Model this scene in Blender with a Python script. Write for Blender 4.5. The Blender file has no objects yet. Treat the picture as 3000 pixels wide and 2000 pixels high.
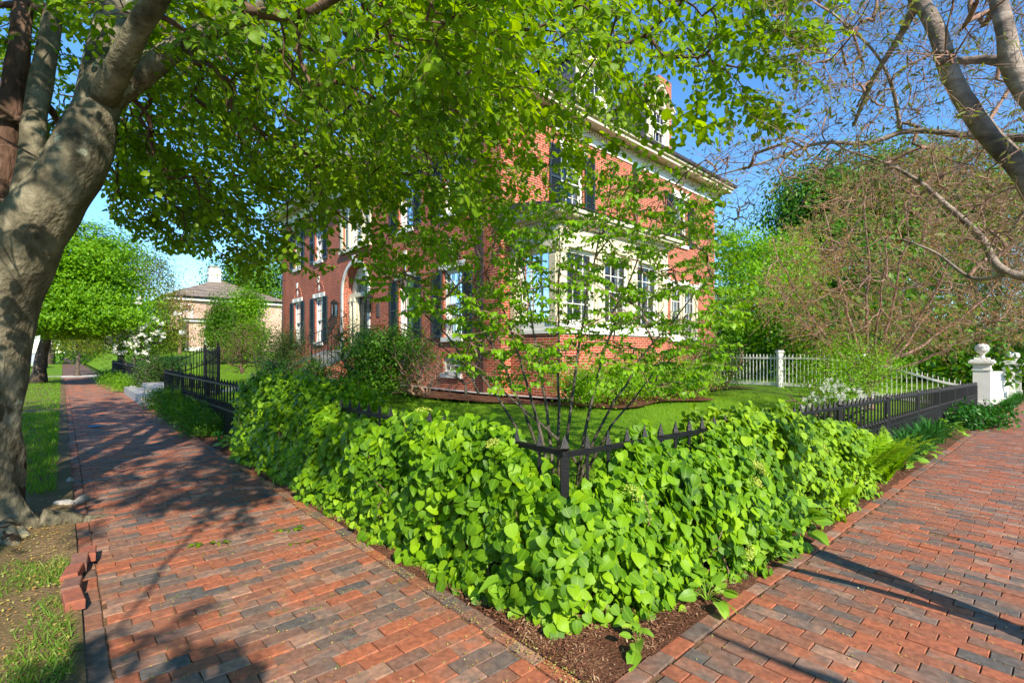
import bpy, math, random
import numpy as np
from mathutils import Vector, noise as mn

# ------------------------------------------------------------------ camera, light
sc = bpy.context.scene
col = sc.collection
CAMH = 1.55
cam = bpy.data.cameras.new("camera"); camo = bpy.data.objects.new("camera", cam); col.objects.link(camo)
camo.location = (0, 0, CAMH); camo.rotation_euler = (math.radians(90), 0, 0)
cam.sensor_width = 36; cam.lens = 17.0; cam.shift_y = 0.0100
cam.clip_start = 0.05; cam.clip_end = 3000
sc.camera = camo
SUN_EL = math.radians(34); SX, SY = .45, -.89
w = bpy.data.worlds.new("World"); sc.world = w; w.use_nodes = True
wn = w.node_tree.nodes; wl = w.node_tree.links
sky = wn.new('ShaderNodeTexSky'); sky.sky_type = 'NISHITA'; sky.sun_disc = False
sky.sun_elevation = SUN_EL; sky.sun_rotation = math.atan2(SX, SY)
sky.air_density = 1.0; sky.dust_density = .1; sky.ozone_density = 1.6; sky.altitude = 0
bg = wn['Background']; bg.inputs[1].default_value = .15
hs_ = wn.new('ShaderNodeHueSaturation'); hs_.inputs['Saturation'].default_value = 1.2; wl.new(sky.outputs[0], hs_.inputs['Color']); tm_ = wn.new('ShaderNodeMix'); tm_.data_type = 'RGBA'; tm_.blend_type = 'MULTIPLY'; tm_.inputs[0].default_value = 1; tm_.inputs[7].default_value = (.74, .92, 1.04, 1); wl.new(hs_.outputs[0], tm_.inputs[6]); wl.new(tm_.outputs[2], bg.inputs[0])
sun = bpy.data.lights.new("sun", 'SUN'); suno = bpy.data.objects.new("sun", sun); col.objects.link(suno)
sun.energy = 4.6; sun.angle = math.radians(.6); sun.color = (1, .90, .74)
suno.rotation_euler = Vector((SX, SY, math.hypot(SX, SY)*math.tan(SUN_EL))).to_track_quat('Z', 'Y').to_euler()
sc.view_settings.view_transform = 'Standard'; sc.view_settings.look = 'None'
sc.view_settings.exposure = .88; sc.view_settings.gamma = 1
sc.cycles.max_bounces = 8; sc.cycles.transparent_max_bounces = 12; sc.cycles.transmission_bounces = 4
sc.cycles.diffuse_bounces = 4; sc.cycles.caustics_reflective = False; sc.cycles.caustics_refractive = False
RS = np.random.RandomState(7); random.seed(7)

# ------------------------------------------------------------------ frames
F = 1417.
C0 = np.array([.314, 2.89]); uR = np.array([.749, .663]); vL = np.array([-.681, .732])
P0 = np.array([-.278, 12.3]); hu = np.array([.736, .677]); hv = np.array([-.677, .736])
nL = np.array([-.732, -.681]); nR = np.array([.663, -.749])
Minv = np.linalg.inv(np.array([uR, vL]).T)
def XY(a, b): return C0 + a*uR + b*vL
def AB(x, y):
    x = np.asarray(x, float)-C0[0]; y = np.asarray(y, float)-C0[1]
    return Minv[0, 0]*x+Minv[0, 1]*y, Minv[1, 0]*x+Minv[1, 1]*y
def sstep(t): t = np.clip(t, 0, 1); return t*t*(3-2*t)
def sp(a): return np.where(a > 1.5, a, np.where(a < -1.5, 0, (a+1.5)**2/6.0))
def pave(a, b): return -.027*sp(np.asarray(a, float))
def yard(a, b):
    a = np.asarray(a, float); b = np.asarray(b, float)
    m = np.minimum(a, b)
    z = pave(a, b)+.05+.48*sstep(m/5.6)
    z = z+.043*np.clip(b-24, 0, 40)*sstep(a/2)
    return z
def zg(x, y):
    a, b = AB(x, y)
    return float(yard(a, b)) if a > 0 and b > 0 else float(pave(a, b))
def at(px, depth): return (px-1500)/F*depth, depth
def zpx(py, depth): return CAMH+(1030-py)/F*depth

# ------------------------------------------------------------------ tagging
def tag(o, label=None, cat=None, group=None, kind=None):
    if label: o['label'] = label
    if cat: o['category'] = cat
    if group: o['group'] = group
    if kind: o['kind'] = kind
    return o
def empty(name, loc=(0, 0, 0), rz=0):
    o = bpy.data.objects.new(name, None); col.objects.link(o); o.location = loc; o.rotation_euler = (0, 0, rz)
    o.empty_display_size = .2
    return o
def thing(name, loc, label, cat, group=None, rz=0):
    return tag(empty(name, loc, rz), label, cat, group)

# ------------------------------------------------------------------ mesh builder
class MB:
    def __init__(s, fmap=None): s.v = []; s.f = []; s.n = 0; s.map = fmap
    def add(s, v, fs):
        v = np.asarray(v, float)
        if s.map is not None: v = s.map(v)
        s.v.append(v)
        for f in fs: s.f.append(np.asarray(f, np.int64).reshape(-1, np.asarray(f).shape[-1])+s.n)
        s.n += len(v); return s
    def box(s, lo, hi):
        x0, y0, z0 = lo; x1, y1, z1 = hi
        v = [(x0,y0,z0),(x1,y0,z0),(x1,y1,z0),(x0,y1,z0),(x0,y0,z1),(x1,y0,z1),(x1,y1,z1),(x0,y1,z1)]
        return s.add(v, [np.array([(0,3,2,1),(4,5,6,7),(0,1,5,4),(1,2,6,5),(2,3,7,6),(3,0,4,7)])])
    def beam(s, p, q, w, h=None, up=(0,0,1)):
        h = h or w; p = np.array(p, float); q = np.array(q, float); d = q-p; d /= np.linalg.norm(d)+1e-9
        up = np.array(up, float)
        if abs(d@up) > .95: up = np.array([1., 0, 0])
        x = np.cross(d, up); x /= np.linalg.norm(x); y = np.cross(x, d)
        c = [(-w/2,-h/2),(w/2,-h/2),(w/2,h/2),(-w/2,h/2)]
        v = [p+x*a+y*b for a, b in c]+[q+x*a+y*b for a, b in c]
        return s.add(v, [np.array([(0,3,2,1),(4,5,6,7),(0,1,5,4),(1,2,6,5),(2,3,7,6),(3,0,4,7)])])
    def tube(s, path, rad, n=6, cap=True):
        P = np.asarray(path, float); K = len(P); r = np.broadcast_to(np.asarray(rad, float), (K,))
        T = np.gradient(P, axis=0); T /= np.linalg.norm(T, axis=1, keepdims=True)+1e-9
        ref = np.array([0, 0, 1.]) if abs(T[:, 2]).mean() < .8 else np.array([1., 0, 0])
        X = np.cross(T, ref); X /= np.linalg.norm(X, axis=1, keepdims=True)+1e-9; Y = np.cross(T, X)
        a = np.arange(n)*2*math.pi/n
        V = P[:, None]+r[:, None, None]*(np.cos(a)[None, :, None]*X[:, None]+np.sin(a)[None, :, None]*Y[:, None])
        i = np.arange(K-1)[:, None]*n; j = np.arange(n)[None]; k = (j+1) % n
        fs = [np.stack([i+j, i+k, i+n+k, i+n+j], -1).reshape(-1, 4)]
        if cap: fs += [np.arange(n)[None, ::-1], (np.arange(n)+(K-1)*n)[None]]
        return s.add(V.reshape(-1, 3), fs)
    def lathe(s, c, prof, n=16):
        prof = np.array(prof, float); K = len(prof); a = np.arange(n)*2*math.pi/n
        V = np.zeros((K, n, 3)); V[..., 0] = c[0]+prof[:, :1]*np.cos(a); V[..., 1] = c[1]+prof[:, :1]*np.sin(a); V[..., 2] = c[2]+prof[:, 1:]
        i = np.arange(K-1)[:, None]*n; j = np.arange(n)[None]; k = (j+1) % n
        return s.add(V.reshape(-1, 3), [np.stack([i+j, i+k, i+n+k, i+n+j], -1).reshape(-1, 4), np.arange(n)[None, ::-1], (np.arange(n)+(K-1)*n)[None]])
    def prism(s, poly, d0, d1):          # poly in (x,z), extruded along y
        n = len(poly); v = [(x, d0, z) for x, z in poly]+[(x, d1, z) for x, z in poly]
        i = np.arange(n)
        return s.add(v, [i[None, ::-1], (i+n)[None], np.stack([i, (i+1) % n, (i+1) % n+n, i+n], -1)])
    def build(s, name, mat, parent=None, smooth=False, loc=None):
        if not s.n: return None
        o = make_mesh(name, np.concatenate(s.v), s.f, mat, parent, smooth)
        if loc is not None: o.location = loc
        return o
def make_mesh(name, V, fl, mat, parent=None, smooth=False, uv=None):
    me = bpy.data.meshes.new(name); me.vertices.add(len(V)); me.vertices.foreach_set('co', np.ascontiguousarray(V, np.float32).ravel())
    loops = np.concatenate([f.ravel() for f in fl]); tot = np.concatenate([np.full(len(f), f.shape[1]) for f in fl])
    me.loops.add(len(loops)); me.loops.foreach_set('vertex_index', loops.astype(np.int32))
    me.polygons.add(len(tot)); st = np.zeros(len(tot), np.int32); st[1:] = np.cumsum(tot)[:-1]
    me.polygons.foreach_set('loop_start', st)
    me.polygons.foreach_set('use_smooth', np.full(len(tot), bool(smooth)))
    if uv is not None:
        l = me.uv_layers.new(name='uv'); l.data.foreach_set('uv', uv.astype(np.float32).ravel())
    me.update(calc_edges=True); me.validate()
    o = bpy.data.objects.new(name, me); col.objects.link(o)
    if mat: me.materials.append(mat)
    if parent: o.parent = parent
    return o

# ------------------------------------------------------------------ materials
def mat(name):
    m = bpy.data.materials.new(name); m.use_nodes = True
    nt = m.node_tree; return m, nt.nodes, nt.links, nt.nodes['Principled BSDF']
def N(ns, t, **k):
    n = ns.new(t)
    for a, b in k.items(): setattr(n, a, b)
    return n
def ramp(ns, stops, interp='LINEAR'):
    r = ns.new('ShaderNodeValToRGB'); r.color_ramp.interpolation = interp
    e = r.color_ramp.elements
    while len(e) > 1: e.remove(e[0])
    e[0].position = stops[0][0]; e[0].color = (*stops[0][1], 1)
    for p, c in stops[1:]:
        q = e.new(p); q.color = (*c, 1)
    return r
def simple(name, c, rough=.6, c2=None, scale=8, bump=0, metal=0, bscale=None, det=5, spec=None):
    m, ns, ls, b = mat(name)
    b.inputs['Roughness'].default_value = rough; b.inputs['Metallic'].default_value = metal
    if spec is not None: b.inputs['Specular IOR Level'].default_value = spec
    tc = N(ns, 'ShaderNodeTexCoord')
    n = N(ns, 'ShaderNodeTexNoise'); n.inputs['Scale'].default_value = scale; n.inputs['Detail'].default_value = det
    ls.new(tc.outputs['Object'], n.inputs['Vector'])
    c2 = c2 or tuple(x*.78 for x in c)
    r = ramp(ns, [(.3, c2), (.68, c)]); ls.new(n.outputs[0], r.inputs[0]); ls.new(r.outputs[0], b.inputs['Base Color'])
    if bump:
        n2 = N(ns, 'ShaderNodeTexNoise'); n2.inputs['Scale'].default_value = bscale or scale*4; n2.inputs['Detail'].default_value = 6
        ls.new(tc.outputs['Object'], n2.inputs['Vector'])
        bp = N(ns, 'ShaderNodeBump'); bp.inputs['Strength'].default_value = bump; bp.inputs['Distance'].default_value = .02
        ls.new(n2.outputs[0], bp.inputs['Height']); ls.new(bp.outputs[0], b.inputs['Normal'])
    return m
def leafmat(name, cols, trans=.35, rough=.45, tcol=None, veins=False, patch=1.2, spec=.3):
    m, ns, ls, b = mat(name)
    b.inputs['Roughness'].default_value = rough; b.inputs['Specular IOR Level'].default_value = spec
    g = N(ns, 'ShaderNodeNewGeometry'); tc = N(ns, 'ShaderNodeTexCoord')
    n = N(ns, 'ShaderNodeTexNoise'); n.inputs['Scale'].default_value = patch; n.inputs['Detail'].default_value = 2
    ls.new(tc.outputs['Object'], n.inputs['Vector'])
    mx = N(ns, 'ShaderNodeMath', operation='MULTIPLY_ADD'); mx.inputs[1].default_value = .62
    mm = N(ns, 'ShaderNodeMath', operation='MULTIPLY_ADD'); mm.inputs[1].default_value = .9; mm.inputs[2].default_value = -.26
    ls.new(n.outputs[0], mm.inputs[0]); ls.new(g.outputs['Random Per Island'], mx.inputs[0]); ls.new(mm.outputs[0], mx.inputs[2])
    k = len(cols); r = ramp(ns, [(i/max(1, k-1), c) for i, c in enumerate(cols)]); ls.new(mx.outputs[0], r.inputs[0])
    colr = r.outputs[0]
    if veins:
        uvn = N(ns, 'ShaderNodeUVMap'); sx = N(ns, 'ShaderNodeSeparateXYZ'); ls.new(uvn.outputs[0], sx.inputs[0])
        ab = N(ns, 'ShaderNodeMath', operation='ABSOLUTE'); ls.new(sx.outputs[1], ab.inputs[0])
        ma = N(ns, 'ShaderNodeMath', operation='MULTIPLY_ADD'); ma.inputs[1].default_value = -.75; ls.new(ab.outputs[0], ma.inputs[0]); ls.new(sx.outputs[0], ma.inputs[2])
        sc_ = N(ns, 'ShaderNodeMath', operation='MULTIPLY'); sc_.inputs[1].default_value = 42; ls.new(ma.outputs[0], sc_.inputs[0])
        sn = N(ns, 'ShaderNodeMath', operation='SINE'); ls.new(sc_.outputs[0], sn.inputs[0])
        r2 = ramp(ns, [(.55, (0, 0, 0)), (1, (1, 1, 1))]); ls.new(sn.outputs[0], r2.inputs[0])
        r3 = ramp(ns, [(0, (1, 1, 1)), (.035, (1, 1, 1)), (.06, (0, 0, 0))]); ls.new(ab.outputs[0], r3.inputs[0])
        mxx = N(ns, 'ShaderNodeMath', operation='MAXIMUM'); ls.new(r3.outputs[0], mxx.inputs[1])
        half = N(ns, 'ShaderNodeMath', operation='MULTIPLY'); half.inputs[1].default_value = .55; ls.new(r2.outputs[0], half.inputs[0]); ls.new(half.outputs[0], mxx.inputs[0])
        mc = N(ns, 'ShaderNodeMix', data_type='RGBA', blend_type='MIX'); ls.new(mxx.outputs[0], mc.inputs[0])
        f2 = N(ns, 'ShaderNodeMath', operation='MULTIPLY'); f2.inputs[1].default_value = .3; ls.new(mxx.outputs[0], f2.inputs[0]); ls.new(f2.outputs[0], mc.inputs[0])
        ls.new(colr, mc.inputs[6]); mc.inputs[7].default_value = (.30, .52, .03, 1); colr = mc.outputs[2]
        bp = N(ns, 'ShaderNodeBump'); bp.inputs['Strength'].default_value = .5; bp.inputs['Distance'].default_value = .002; bp.invert = True
        ls.new(mxx.outputs[0], bp.inputs['Height']); ls.new(bp.outputs[0], b.inputs['Normal'])
    ls.new(colr, b.inputs['Base Color'])
    if trans > 0:
        t = N(ns, 'ShaderNodeBsdfTranslucent'); ms = N(ns, 'ShaderNodeMixShader'); ms.inputs[0].default_value = trans
        hs = N(ns, 'ShaderNodeHueSaturation'); hs.inputs['Hue'].default_value = .485; hs.inputs['Value'].default_value = 1.7; hs.inputs['Saturation'].default_value = 1.05
        ls.new(colr, hs.inputs['Color']); ls.new(hs.outputs[0], t.inputs['Color'])
        ls.new(b.outputs[0], ms.inputs[1]); ls.new(t.outputs[0], ms.inputs[2]); ls.new(ms.outputs[0], ns['Material Output'].inputs[0])
    return m
def barkmat(name, c1, c2, c3, scale=6, stretch=(1, 1, .35), bump=.5, lich=None, rough=.85):
    m, ns, ls, b = mat(name); b.inputs['Roughness'].default_value = rough; b.inputs['Specular IOR Level'].default_value = .25
    tc = N(ns, 'ShaderNodeTexCoord'); mp = N(ns, 'ShaderNodeMapping'); mp.inputs['Scale'].default_value = stretch
    ls.new(tc.outputs['Object'], mp.inputs[0])
    n = N(ns, 'ShaderNodeTexNoise'); n.inputs['Scale'].default_value = scale; n.inputs['Detail'].default_value = 8; n.inputs['Roughness'].default_value = .62
    ls.new(mp.outputs[0], n.inputs['Vector'])
    r = ramp(ns, [(.3, c1), (.5, c2), (.7, c3)]); ls.new(n.outputs[0], r.inputs[0]); out = r.outputs[0]
    if lich:
        v = N(ns, 'ShaderNodeTexNoise'); v.inputs['Scale'].default_value = 3.1; v.inputs['Detail'].default_value = 7; v.inputs['Roughness'].default_value = .7
        ls.new(tc.outputs['Object'], v.inputs['Vector'])
        rr = ramp(ns, [(.60, (0, 0, 0)), (.66, (1, 1, 1))]); ls.new(v.outputs[0], rr.inputs[0])
        mc = N(ns, 'ShaderNodeMix', data_type='RGBA'); ls.new(rr.outputs[0], mc.inputs[0]); ls.new(out, mc.inputs[6]); mc.inputs[7].default_value = (*lich, 1); out = mc.outputs[2]
    ls.new(out, b.inputs['Base Color'])
    n2 = N(ns, 'ShaderNodeTexNoise'); n2.inputs['Scale'].default_value = scale*5; n2.inputs['Detail'].default_value = 8; ls.new(mp.outputs[0], n2.inputs['Vector'])
    ad = N(ns, 'ShaderNodeMath', operation='ADD'); ls.new(n.outputs[0], ad.inputs[0]); ls.new(n2.outputs[0], ad.inputs[1])
    bp = N(ns, 'ShaderNodeBump'); bp.inputs['Strength'].default_value = bump; bp.inputs['Distance'].default_value = .03
    ls.new(ad.outputs[0], bp.inputs['Height']); ls.new(bp.outputs[0], b.inputs['Normal'])
    return m
def fissure(m, dark, zmax):
    ns, ls = m.node_tree.nodes, m.node_tree.links; b = ns['Principled BSDF']; src = b.inputs['Base Color'].links[0].from_socket
    tc = N(ns, 'ShaderNodeTexCoord'); mp = N(ns, 'ShaderNodeMapping'); mp.inputs['Scale'].default_value = (1, 1, .42); ls.new(tc.outputs['Object'], mp.inputs[0])
    n = N(ns, 'ShaderNodeTexNoise'); n.inputs['Scale'].default_value = 5; n.inputs['Detail'].default_value = 9; n.inputs['Roughness'].default_value = .68; n.inputs['Distortion'].default_value = .6; ls.new(mp.outputs[0], n.inputs['Vector'])
    r = ramp(ns, [(.53, (0, 0, 0)), (.57, (1, 1, 1))]); ls.new(n.outputs[0], r.inputs[0])
    s_ = N(ns, 'ShaderNodeSeparateXYZ'); ls.new(tc.outputs['Object'], s_.inputs[0]); mr = N(ns, 'ShaderNodeMapRange'); mr.inputs[1].default_value = zmax; mr.inputs[2].default_value = zmax*.3; ls.new(s_.outputs[2], mr.inputs[0])
    mu = N(ns, 'ShaderNodeMath', operation='MULTIPLY'); ls.new(r.outputs[0], mu.inputs[0]); ls.new(mr.outputs[0], mu.inputs[1])
    mx = N(ns, 'ShaderNodeMix', data_type='RGBA'); ls.new(mu.outputs[0], mx.inputs[0]); ls.new(src, mx.inputs[6]); mx.inputs[7].default_value = (*dark, 1); ls.new(mx.outputs[2], b.inputs['Base Color'])
def brickmat(name, c1, c2, mortar, bw=.212, rh=.0677, ms=.008, dark=None):
    m, ns, ls, b = mat(name); b.inputs['Roughness'].default_value = .85; b.inputs['Specular IOR Level'].default_value = .2
    tc = N(ns, 'ShaderNodeTexCoord'); s = N(ns, 'ShaderNodeSeparateXYZ'); ls.new(tc.outputs['Object'], s.inputs[0])
    a = N(ns, 'ShaderNodeMath', operation='ADD'); ls.new(s.outputs[0], a.inputs[0]); ls.new(s.outputs[1], a.inputs[1])
    c = N(ns, 'ShaderNodeCombineXYZ'); ls.new(a.outputs[0], c.inputs[0]); ls.new(s.outputs[2], c.inputs[1])
    dn = N(ns, 'ShaderNodeTexNoise'); dn.inputs['Scale'].default_value = 9; ls.new(tc.outputs['Object'], dn.inputs['Vector'])
    dm = N(ns, 'ShaderNodeVectorMath', operation='MULTIPLY_ADD'); dm.inputs[1].default_value = (.008, .008, 0)
    ls.new(dn.outputs['Color'], dm.inputs[0]); ls.new(c.outputs[0], dm.inputs[2])
    t = N(ns, 'ShaderNodeTexBrick'); t.inputs['Scale'].default_value = 1; t.inputs['Brick Width'].default_value = bw; t.inputs['Row Height'].default_value = rh
    t.inputs['Mortar Size'].default_value = ms; t.inputs['Mortar Smooth'].default_value = .3; t.inputs['Bias'].default_value = -.1
    t.inputs['Color1'].default_value = (*c1, 1); t.inputs['Color2'].default_value = (*c2, 1); t.inputs['Mortar'].default_value = (*mortar, 1)
    ls.new(dm.outputs[0], t.inputs['Vector'])
    n = N(ns, 'ShaderNodeTexNoise'); n.inputs['Scale'].default_value = 1.3; n.inputs['Detail'].default_value = 8; n.inputs['Roughness'].default_value = .7; ls.new(tc.outputs['Object'], n.inputs['Vector'])
    r = ramp(ns, [(.3, (.72, .72, .75)), (.7, (1.12, 1.1, 1.08))]); ls.new(n.outputs[0], r.inputs[0])
    mx = N(ns, 'ShaderNodeMix', data_type='RGBA', blend_type='MULTIPLY'); mx.inputs[0].default_value = 1
    ls.new(t.outputs[0], mx.inputs[6]); ls.new(r.outputs[0], mx.inputs[7]); ls.new(mx.outputs[2], b.inputs['Base Color'])
    n2 = N(ns, 'ShaderNodeTexNoise'); n2.inputs['Scale'].default_value = 60; ls.new(tc.outputs['Object'], n2.inputs['Vector'])
    sb = N(ns, 'ShaderNodeMath', operation='MULTIPLY_ADD'); sb.inputs[1].default_value = -1; ls.new(t.outputs['Fac'], sb.inputs[0])
    sm = N(ns, 'ShaderNodeMath', operation='MULTIPLY'); sm.inputs[1].default_value = .35; ls.new(n2.outputs[0], sm.inputs[0]); ls.new(sm.outputs[0], sb.inputs[2])
    bp = N(ns, 'ShaderNodeBump'); bp.inputs['Strength'].default_value = .8; bp.inputs['Distance'].default_value = .008
    ls.new(sb.outputs[0], bp.inputs['Height']); ls.new(bp.outputs[0], b.inputs['Normal'])
    return m
def glassmat(name, tint=(.5, .55, .6), refl=.3):
    m, ns, ls, b = mat(name)
    g = N(ns, 'ShaderNodeBsdfGlossy'); g.inputs['Roughness'].default_value = .02; g.inputs['Color'].default_value = (.9, .93, 1, 1)
    t = N(ns, 'ShaderNodeBsdfTransparent'); t.inputs['Color'].default_value = (*tint, 1)
    lw = N(ns, 'ShaderNodeLayerWeight'); lw.inputs[0].default_value = .35
    mr = N(ns, 'ShaderNodeMapRange'); mr.inputs[3].default_value = refl*.6; mr.inputs[4].default_value = 1; ls.new(lw.outputs['Fresnel'], mr.inputs[0])
    n = N(ns, 'ShaderNodeTexNoise'); n.inputs['Scale'].default_value = 1.5; tc = N(ns, 'ShaderNodeTexCoord'); ls.new(tc.outputs['Object'], n.inputs['Vector'])
    bp = N(ns, 'ShaderNodeBump'); bp.inputs['Strength'].default_value = .15; bp.inputs['Distance'].default_value = .02; ls.new(n.outputs[0], bp.inputs['Height']); ls.new(bp.outputs[0], g.inputs['Normal'])
    ms = N(ns, 'ShaderNodeMixShader'); ls.new(mr.outputs[0], ms.inputs[0]); ls.new(t.outputs[0], ms.inputs[1]); ls.new(g.outputs[0], ms.inputs[2])
    ls.new(ms.outputs[0], ns['Material Output'].inputs[0]); return m
def paver_mat(name):
    m, ns, ls, b = mat(name); b.inputs['Roughness'].default_value = .78; b.inputs['Specular IOR Level'].default_value = .3
    g = N(ns, 'ShaderNodeNewGeometry'); tc = N(ns, 'ShaderNodeTexCoord')
    r = ramp(ns, [(0, (.12, .105, .095)), (.10, (.17, .12, .095)), (.24, (.24, .125, .085)), (.40, (.29, .12, .07)), (.56, (.345, .115, .06)), (.72, (.42, .135, .065)), (.82, (.30, .15, .10)), (.92, (.20, .145, .115)), (1, (.38, .21, .14))])
    n = N(ns, 'ShaderNodeTexNoise'); n.inputs['Scale'].default_value = 5.5; n.inputs['Detail'].default_value = 4; ls.new(tc.outputs['Object'], n.inputs['Vector'])
    a = N(ns, 'ShaderNodeMath', operation='MULTIPLY_ADD'); a.inputs[1].default_value = .5; a.inputs[2].default_value = -.25; ls.new(n.outputs[0], a.inputs[0])
    a2 = N(ns, 'ShaderNodeMath', operation='ADD'); a2.use_clamp = True; ls.new(a.outputs[0], a2.inputs[0]); ls.new(g.outputs['Random Per Island'], a2.inputs[1]); ls.new(a2.outputs[0], r.inputs[0])
    n2 = N(ns, 'ShaderNodeTexNoise'); n2.inputs['Scale'].default_value = 1.1; n2.inputs['Detail'].default_value = 7; n2.inputs['Roughness'].default_value = .7; ls.new(tc.outputs['Object'], n2.inputs['Vector'])
    r2 = ramp(ns, [(.60, (0, 0, 0)), (.72, (1, 1, 1))]); ls.new(n2.outputs[0], r2.inputs[0])
    f = N(ns, 'ShaderNodeMath', operation='MULTIPLY'); f.inputs[1].default_value = .55; ls.new(r2.outputs[0], f.inputs[0])
    mx = N(ns, 'ShaderNodeMix', data_type='RGBA'); ls.new(f.outputs[0], mx.inputs[0]); ls.new(r.outputs[0], mx.inputs[6]); mx.inputs[7].default_value = (.36, .27, .19, 1)
    n3 = N(ns, 'ShaderNodeTexNoise'); n3.inputs['Scale'].default_value = 30; n3.inputs['Detail'].default_value = 6; ls.new(tc.outputs['Object'], n3.inputs['Vector'])
    r3 = ramp(ns, [(.35, (.7, .7, .7)), (.7, (1.15, 1.15, 1.15))]); ls.new(n3.outputs[0], r3.inputs[0])
    mu = N(ns, 'ShaderNodeMix', data_type='RGBA', blend_type='MULTIPLY'); mu.inputs[0].default_value = 1; ls.new(mx.outputs[2], mu.inputs[6]); ls.new(r3.outputs[0], mu.inputs[7])
    ls.new(mu.outputs[2], b.inputs['Base Color'])
    bp = N(ns, 'ShaderNodeBump'); bp.inputs['Strength'].default_value = .5; bp.inputs['Distance'].default_value = .004; ls.new(n3.outputs[0], bp.inputs['Height']); ls.new(bp.outputs[0], b.inputs['Normal'])
    return m
def groundmat(name, cols, s1=1.0, s2=40, bump=.6, rough=.9):
    m, ns, ls, b = mat(name); b.inputs['Roughness'].default_value = rough; b.inputs['Specular IOR Level'].default_value = .15
    tc = N(ns, 'ShaderNodeTexCoord')
    n = N(ns, 'ShaderNodeTexNoise'); n.inputs['Scale'].default_value = s1; n.inputs['Detail'].default_value = 9; n.inputs['Roughness'].default_value = .65; ls.new(tc.outputs['Object'], n.inputs['Vector'])
    n2 = N(ns, 'ShaderNodeTexNoise'); n2.inputs['Scale'].default_value = s2; n2.inputs['Detail'].default_value = 6; ls.new(tc.outputs['Object'], n2.inputs['Vector'])
    a = N(ns, 'ShaderNodeMath', operation='MULTIPLY_ADD'); a.inputs[1].default_value = .5; ls.new(n2.outputs[0], a.inputs[0])
    h = N(ns, 'ShaderNodeMath', operation='MULTIPLY'); h.inputs[1].default_value = .5; ls.new(n.outputs[0], h.inputs[0]); ls.new(h.outputs[0], a.inputs[2])
    k = len(cols); r = ramp(ns, [(.32+.36*i/(k-1), c) for i, c in enumerate(cols)]); ls.new(a.outputs[0], r.inputs[0]); ls.new(r.outputs[0], b.inputs['Base Color'])
    bp = N(ns, 'ShaderNodeBump'); bp.inputs['Strength'].default_value = bump; bp.inputs['Distance'].default_value = .02; ls.new(n2.outputs[0], bp.inputs['Height']); ls.new(bp.outputs[0], b.inputs['Normal'])
    return m

M = {}
M['brick'] = brickmat('brick_wall', (.45, .085, .034), (.33, .058, .027), (.58, .44, .33))
M['brickfar'] = brickmat('pink_brick_wall', (.62, .40, .29), (.56, .34, .25), (.66, .52, .42))
M['cream'] = simple('cream_paint', (.68, .62, .45), .5, (.62, .56, .40), 3, .08)
M['white'] = simple('white_paint', (.78, .76, .70), .5, (.70, .68, .61), 3, .08)
M['stone'] = simple('white_marble_trim', (.72, .70, .64), .55, (.6, .58, .52), 5, .1)
M['shutter'] = simple('dark_green_shutter_paint', (.022, .036, .042), .45, (.017, .027, .032), 6, .05)
M['iron'] = simple('black_iron', (.006, .006, .007), .5, (.004, .004, .005), 14, .15, spec=.35)
M['copper'] = simple('brown_copper_pipe', (.10, .035, .022), .5, (.06, .025, .02), 4, .1)
M['verdigris'] = simple('verdigris_copper', (.12, .32, .27), .6, (.07, .2, .17), 12, .1)
M['slate'] = brickmat('slate_roof', (.16, .17, .18), (.10, .11, .12), (.05, .05, .055), .3, .2, .008)
M['shingle'] = brickmat('brown_shingle_roof', (.30, .24, .19), (.20, .16, .13), (.12, .10, .08), .55, .42, .04)
M['darkmetal'] = simple('dark_brown_gutter', (.05, .032, .025), .5)
M['glass'] = glassmat('window_glass', (.45, .48, .5), .16)
M['curtain'] = simple('white_curtain', (.7, .7, .66), .9)
M['granite'] = simple('grey_granite', (.42, .40, .37), .8, (.30, .29, .27), 60, .2)
M['bluestone'] = simple('bluestone', (.20, .22, .23), .7, (.15, .16, .17), 8, .15)
M['concrete'] = simple('pale_concrete', (.55, .50, .42), .85, (.46, .42, .36), 2, .2)
M['asphalt'] = groundmat('asphalt', [(.035, .035, .037), (.055, .055, .055), (.075, .075, .073)], .8, 90, .4)
M['soil'] = groundmat('joint_sand', [(.07, .04, .025), (.15, .085, .05), (.26, .17, .09)], 3, 60)
M['mulch'] = groundmat('bark_mulch', [(.05, .02, .012), (.12, .05, .028), (.24, .12, .065)], 6, 70, 1)
M['lawn'] = groundmat('lawn_turf', [(.06, .14, .005), (.12, .23, .007), (.19, .31, .012)], .7, 50)
M['dirtgrass'] = groundmat('verge_soil', [(.05, .07, .015), (.16, .11, .055), (.30, .20, .11)], 1.6, 45)
M['paver'] = paver_mat('paving_brick')
M['ground'] = groundmat('ground_cover', [(.03, .06, .012), (.05, .09, .015), (.08, .10, .03)], .3, 10)
M['wood'] = simple('weathered_pole_wood', (.36, .22, .12), .85, (.25, .16, .09), 5, .3)
M['beechbark'] = barkmat('beech_bark', (.045, .038, .024), (.16, .14, .092), (.30, .27, .19), 5, (1, 1, .7), 1.0, (.34, .37, .28))
fissure(M['beechbark'], (.05, .03, .018), 2.6)
M['redbark'] = barkmat('furrowed_red_bark', (.03, .016, .011), (.11, .06, .04), (.20, .13, .09), 7, (1, 1, .25), 1)
M['cherrybark'] = barkmat('cherry_bark', (.08, .065, .055), (.24, .19, .155), (.42, .35, .29), 5, (1, 1, 2.2), .5)
M['twig'] = barkmat('brown_twig_bark', (.06, .035, .025), (.12, .075, .05), (.20, .13, .09), 12)
M['redtwig'] = barkmat('red_brown_twig_bark', (.14, .075, .05), (.27, .16, .11), (.40, .28, .21), 12)
M['greytwig'] = barkmat('grey_stem_bark', (.05, .042, .032), (.10, .085, .065), (.18, .155, .12), 12)
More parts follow.
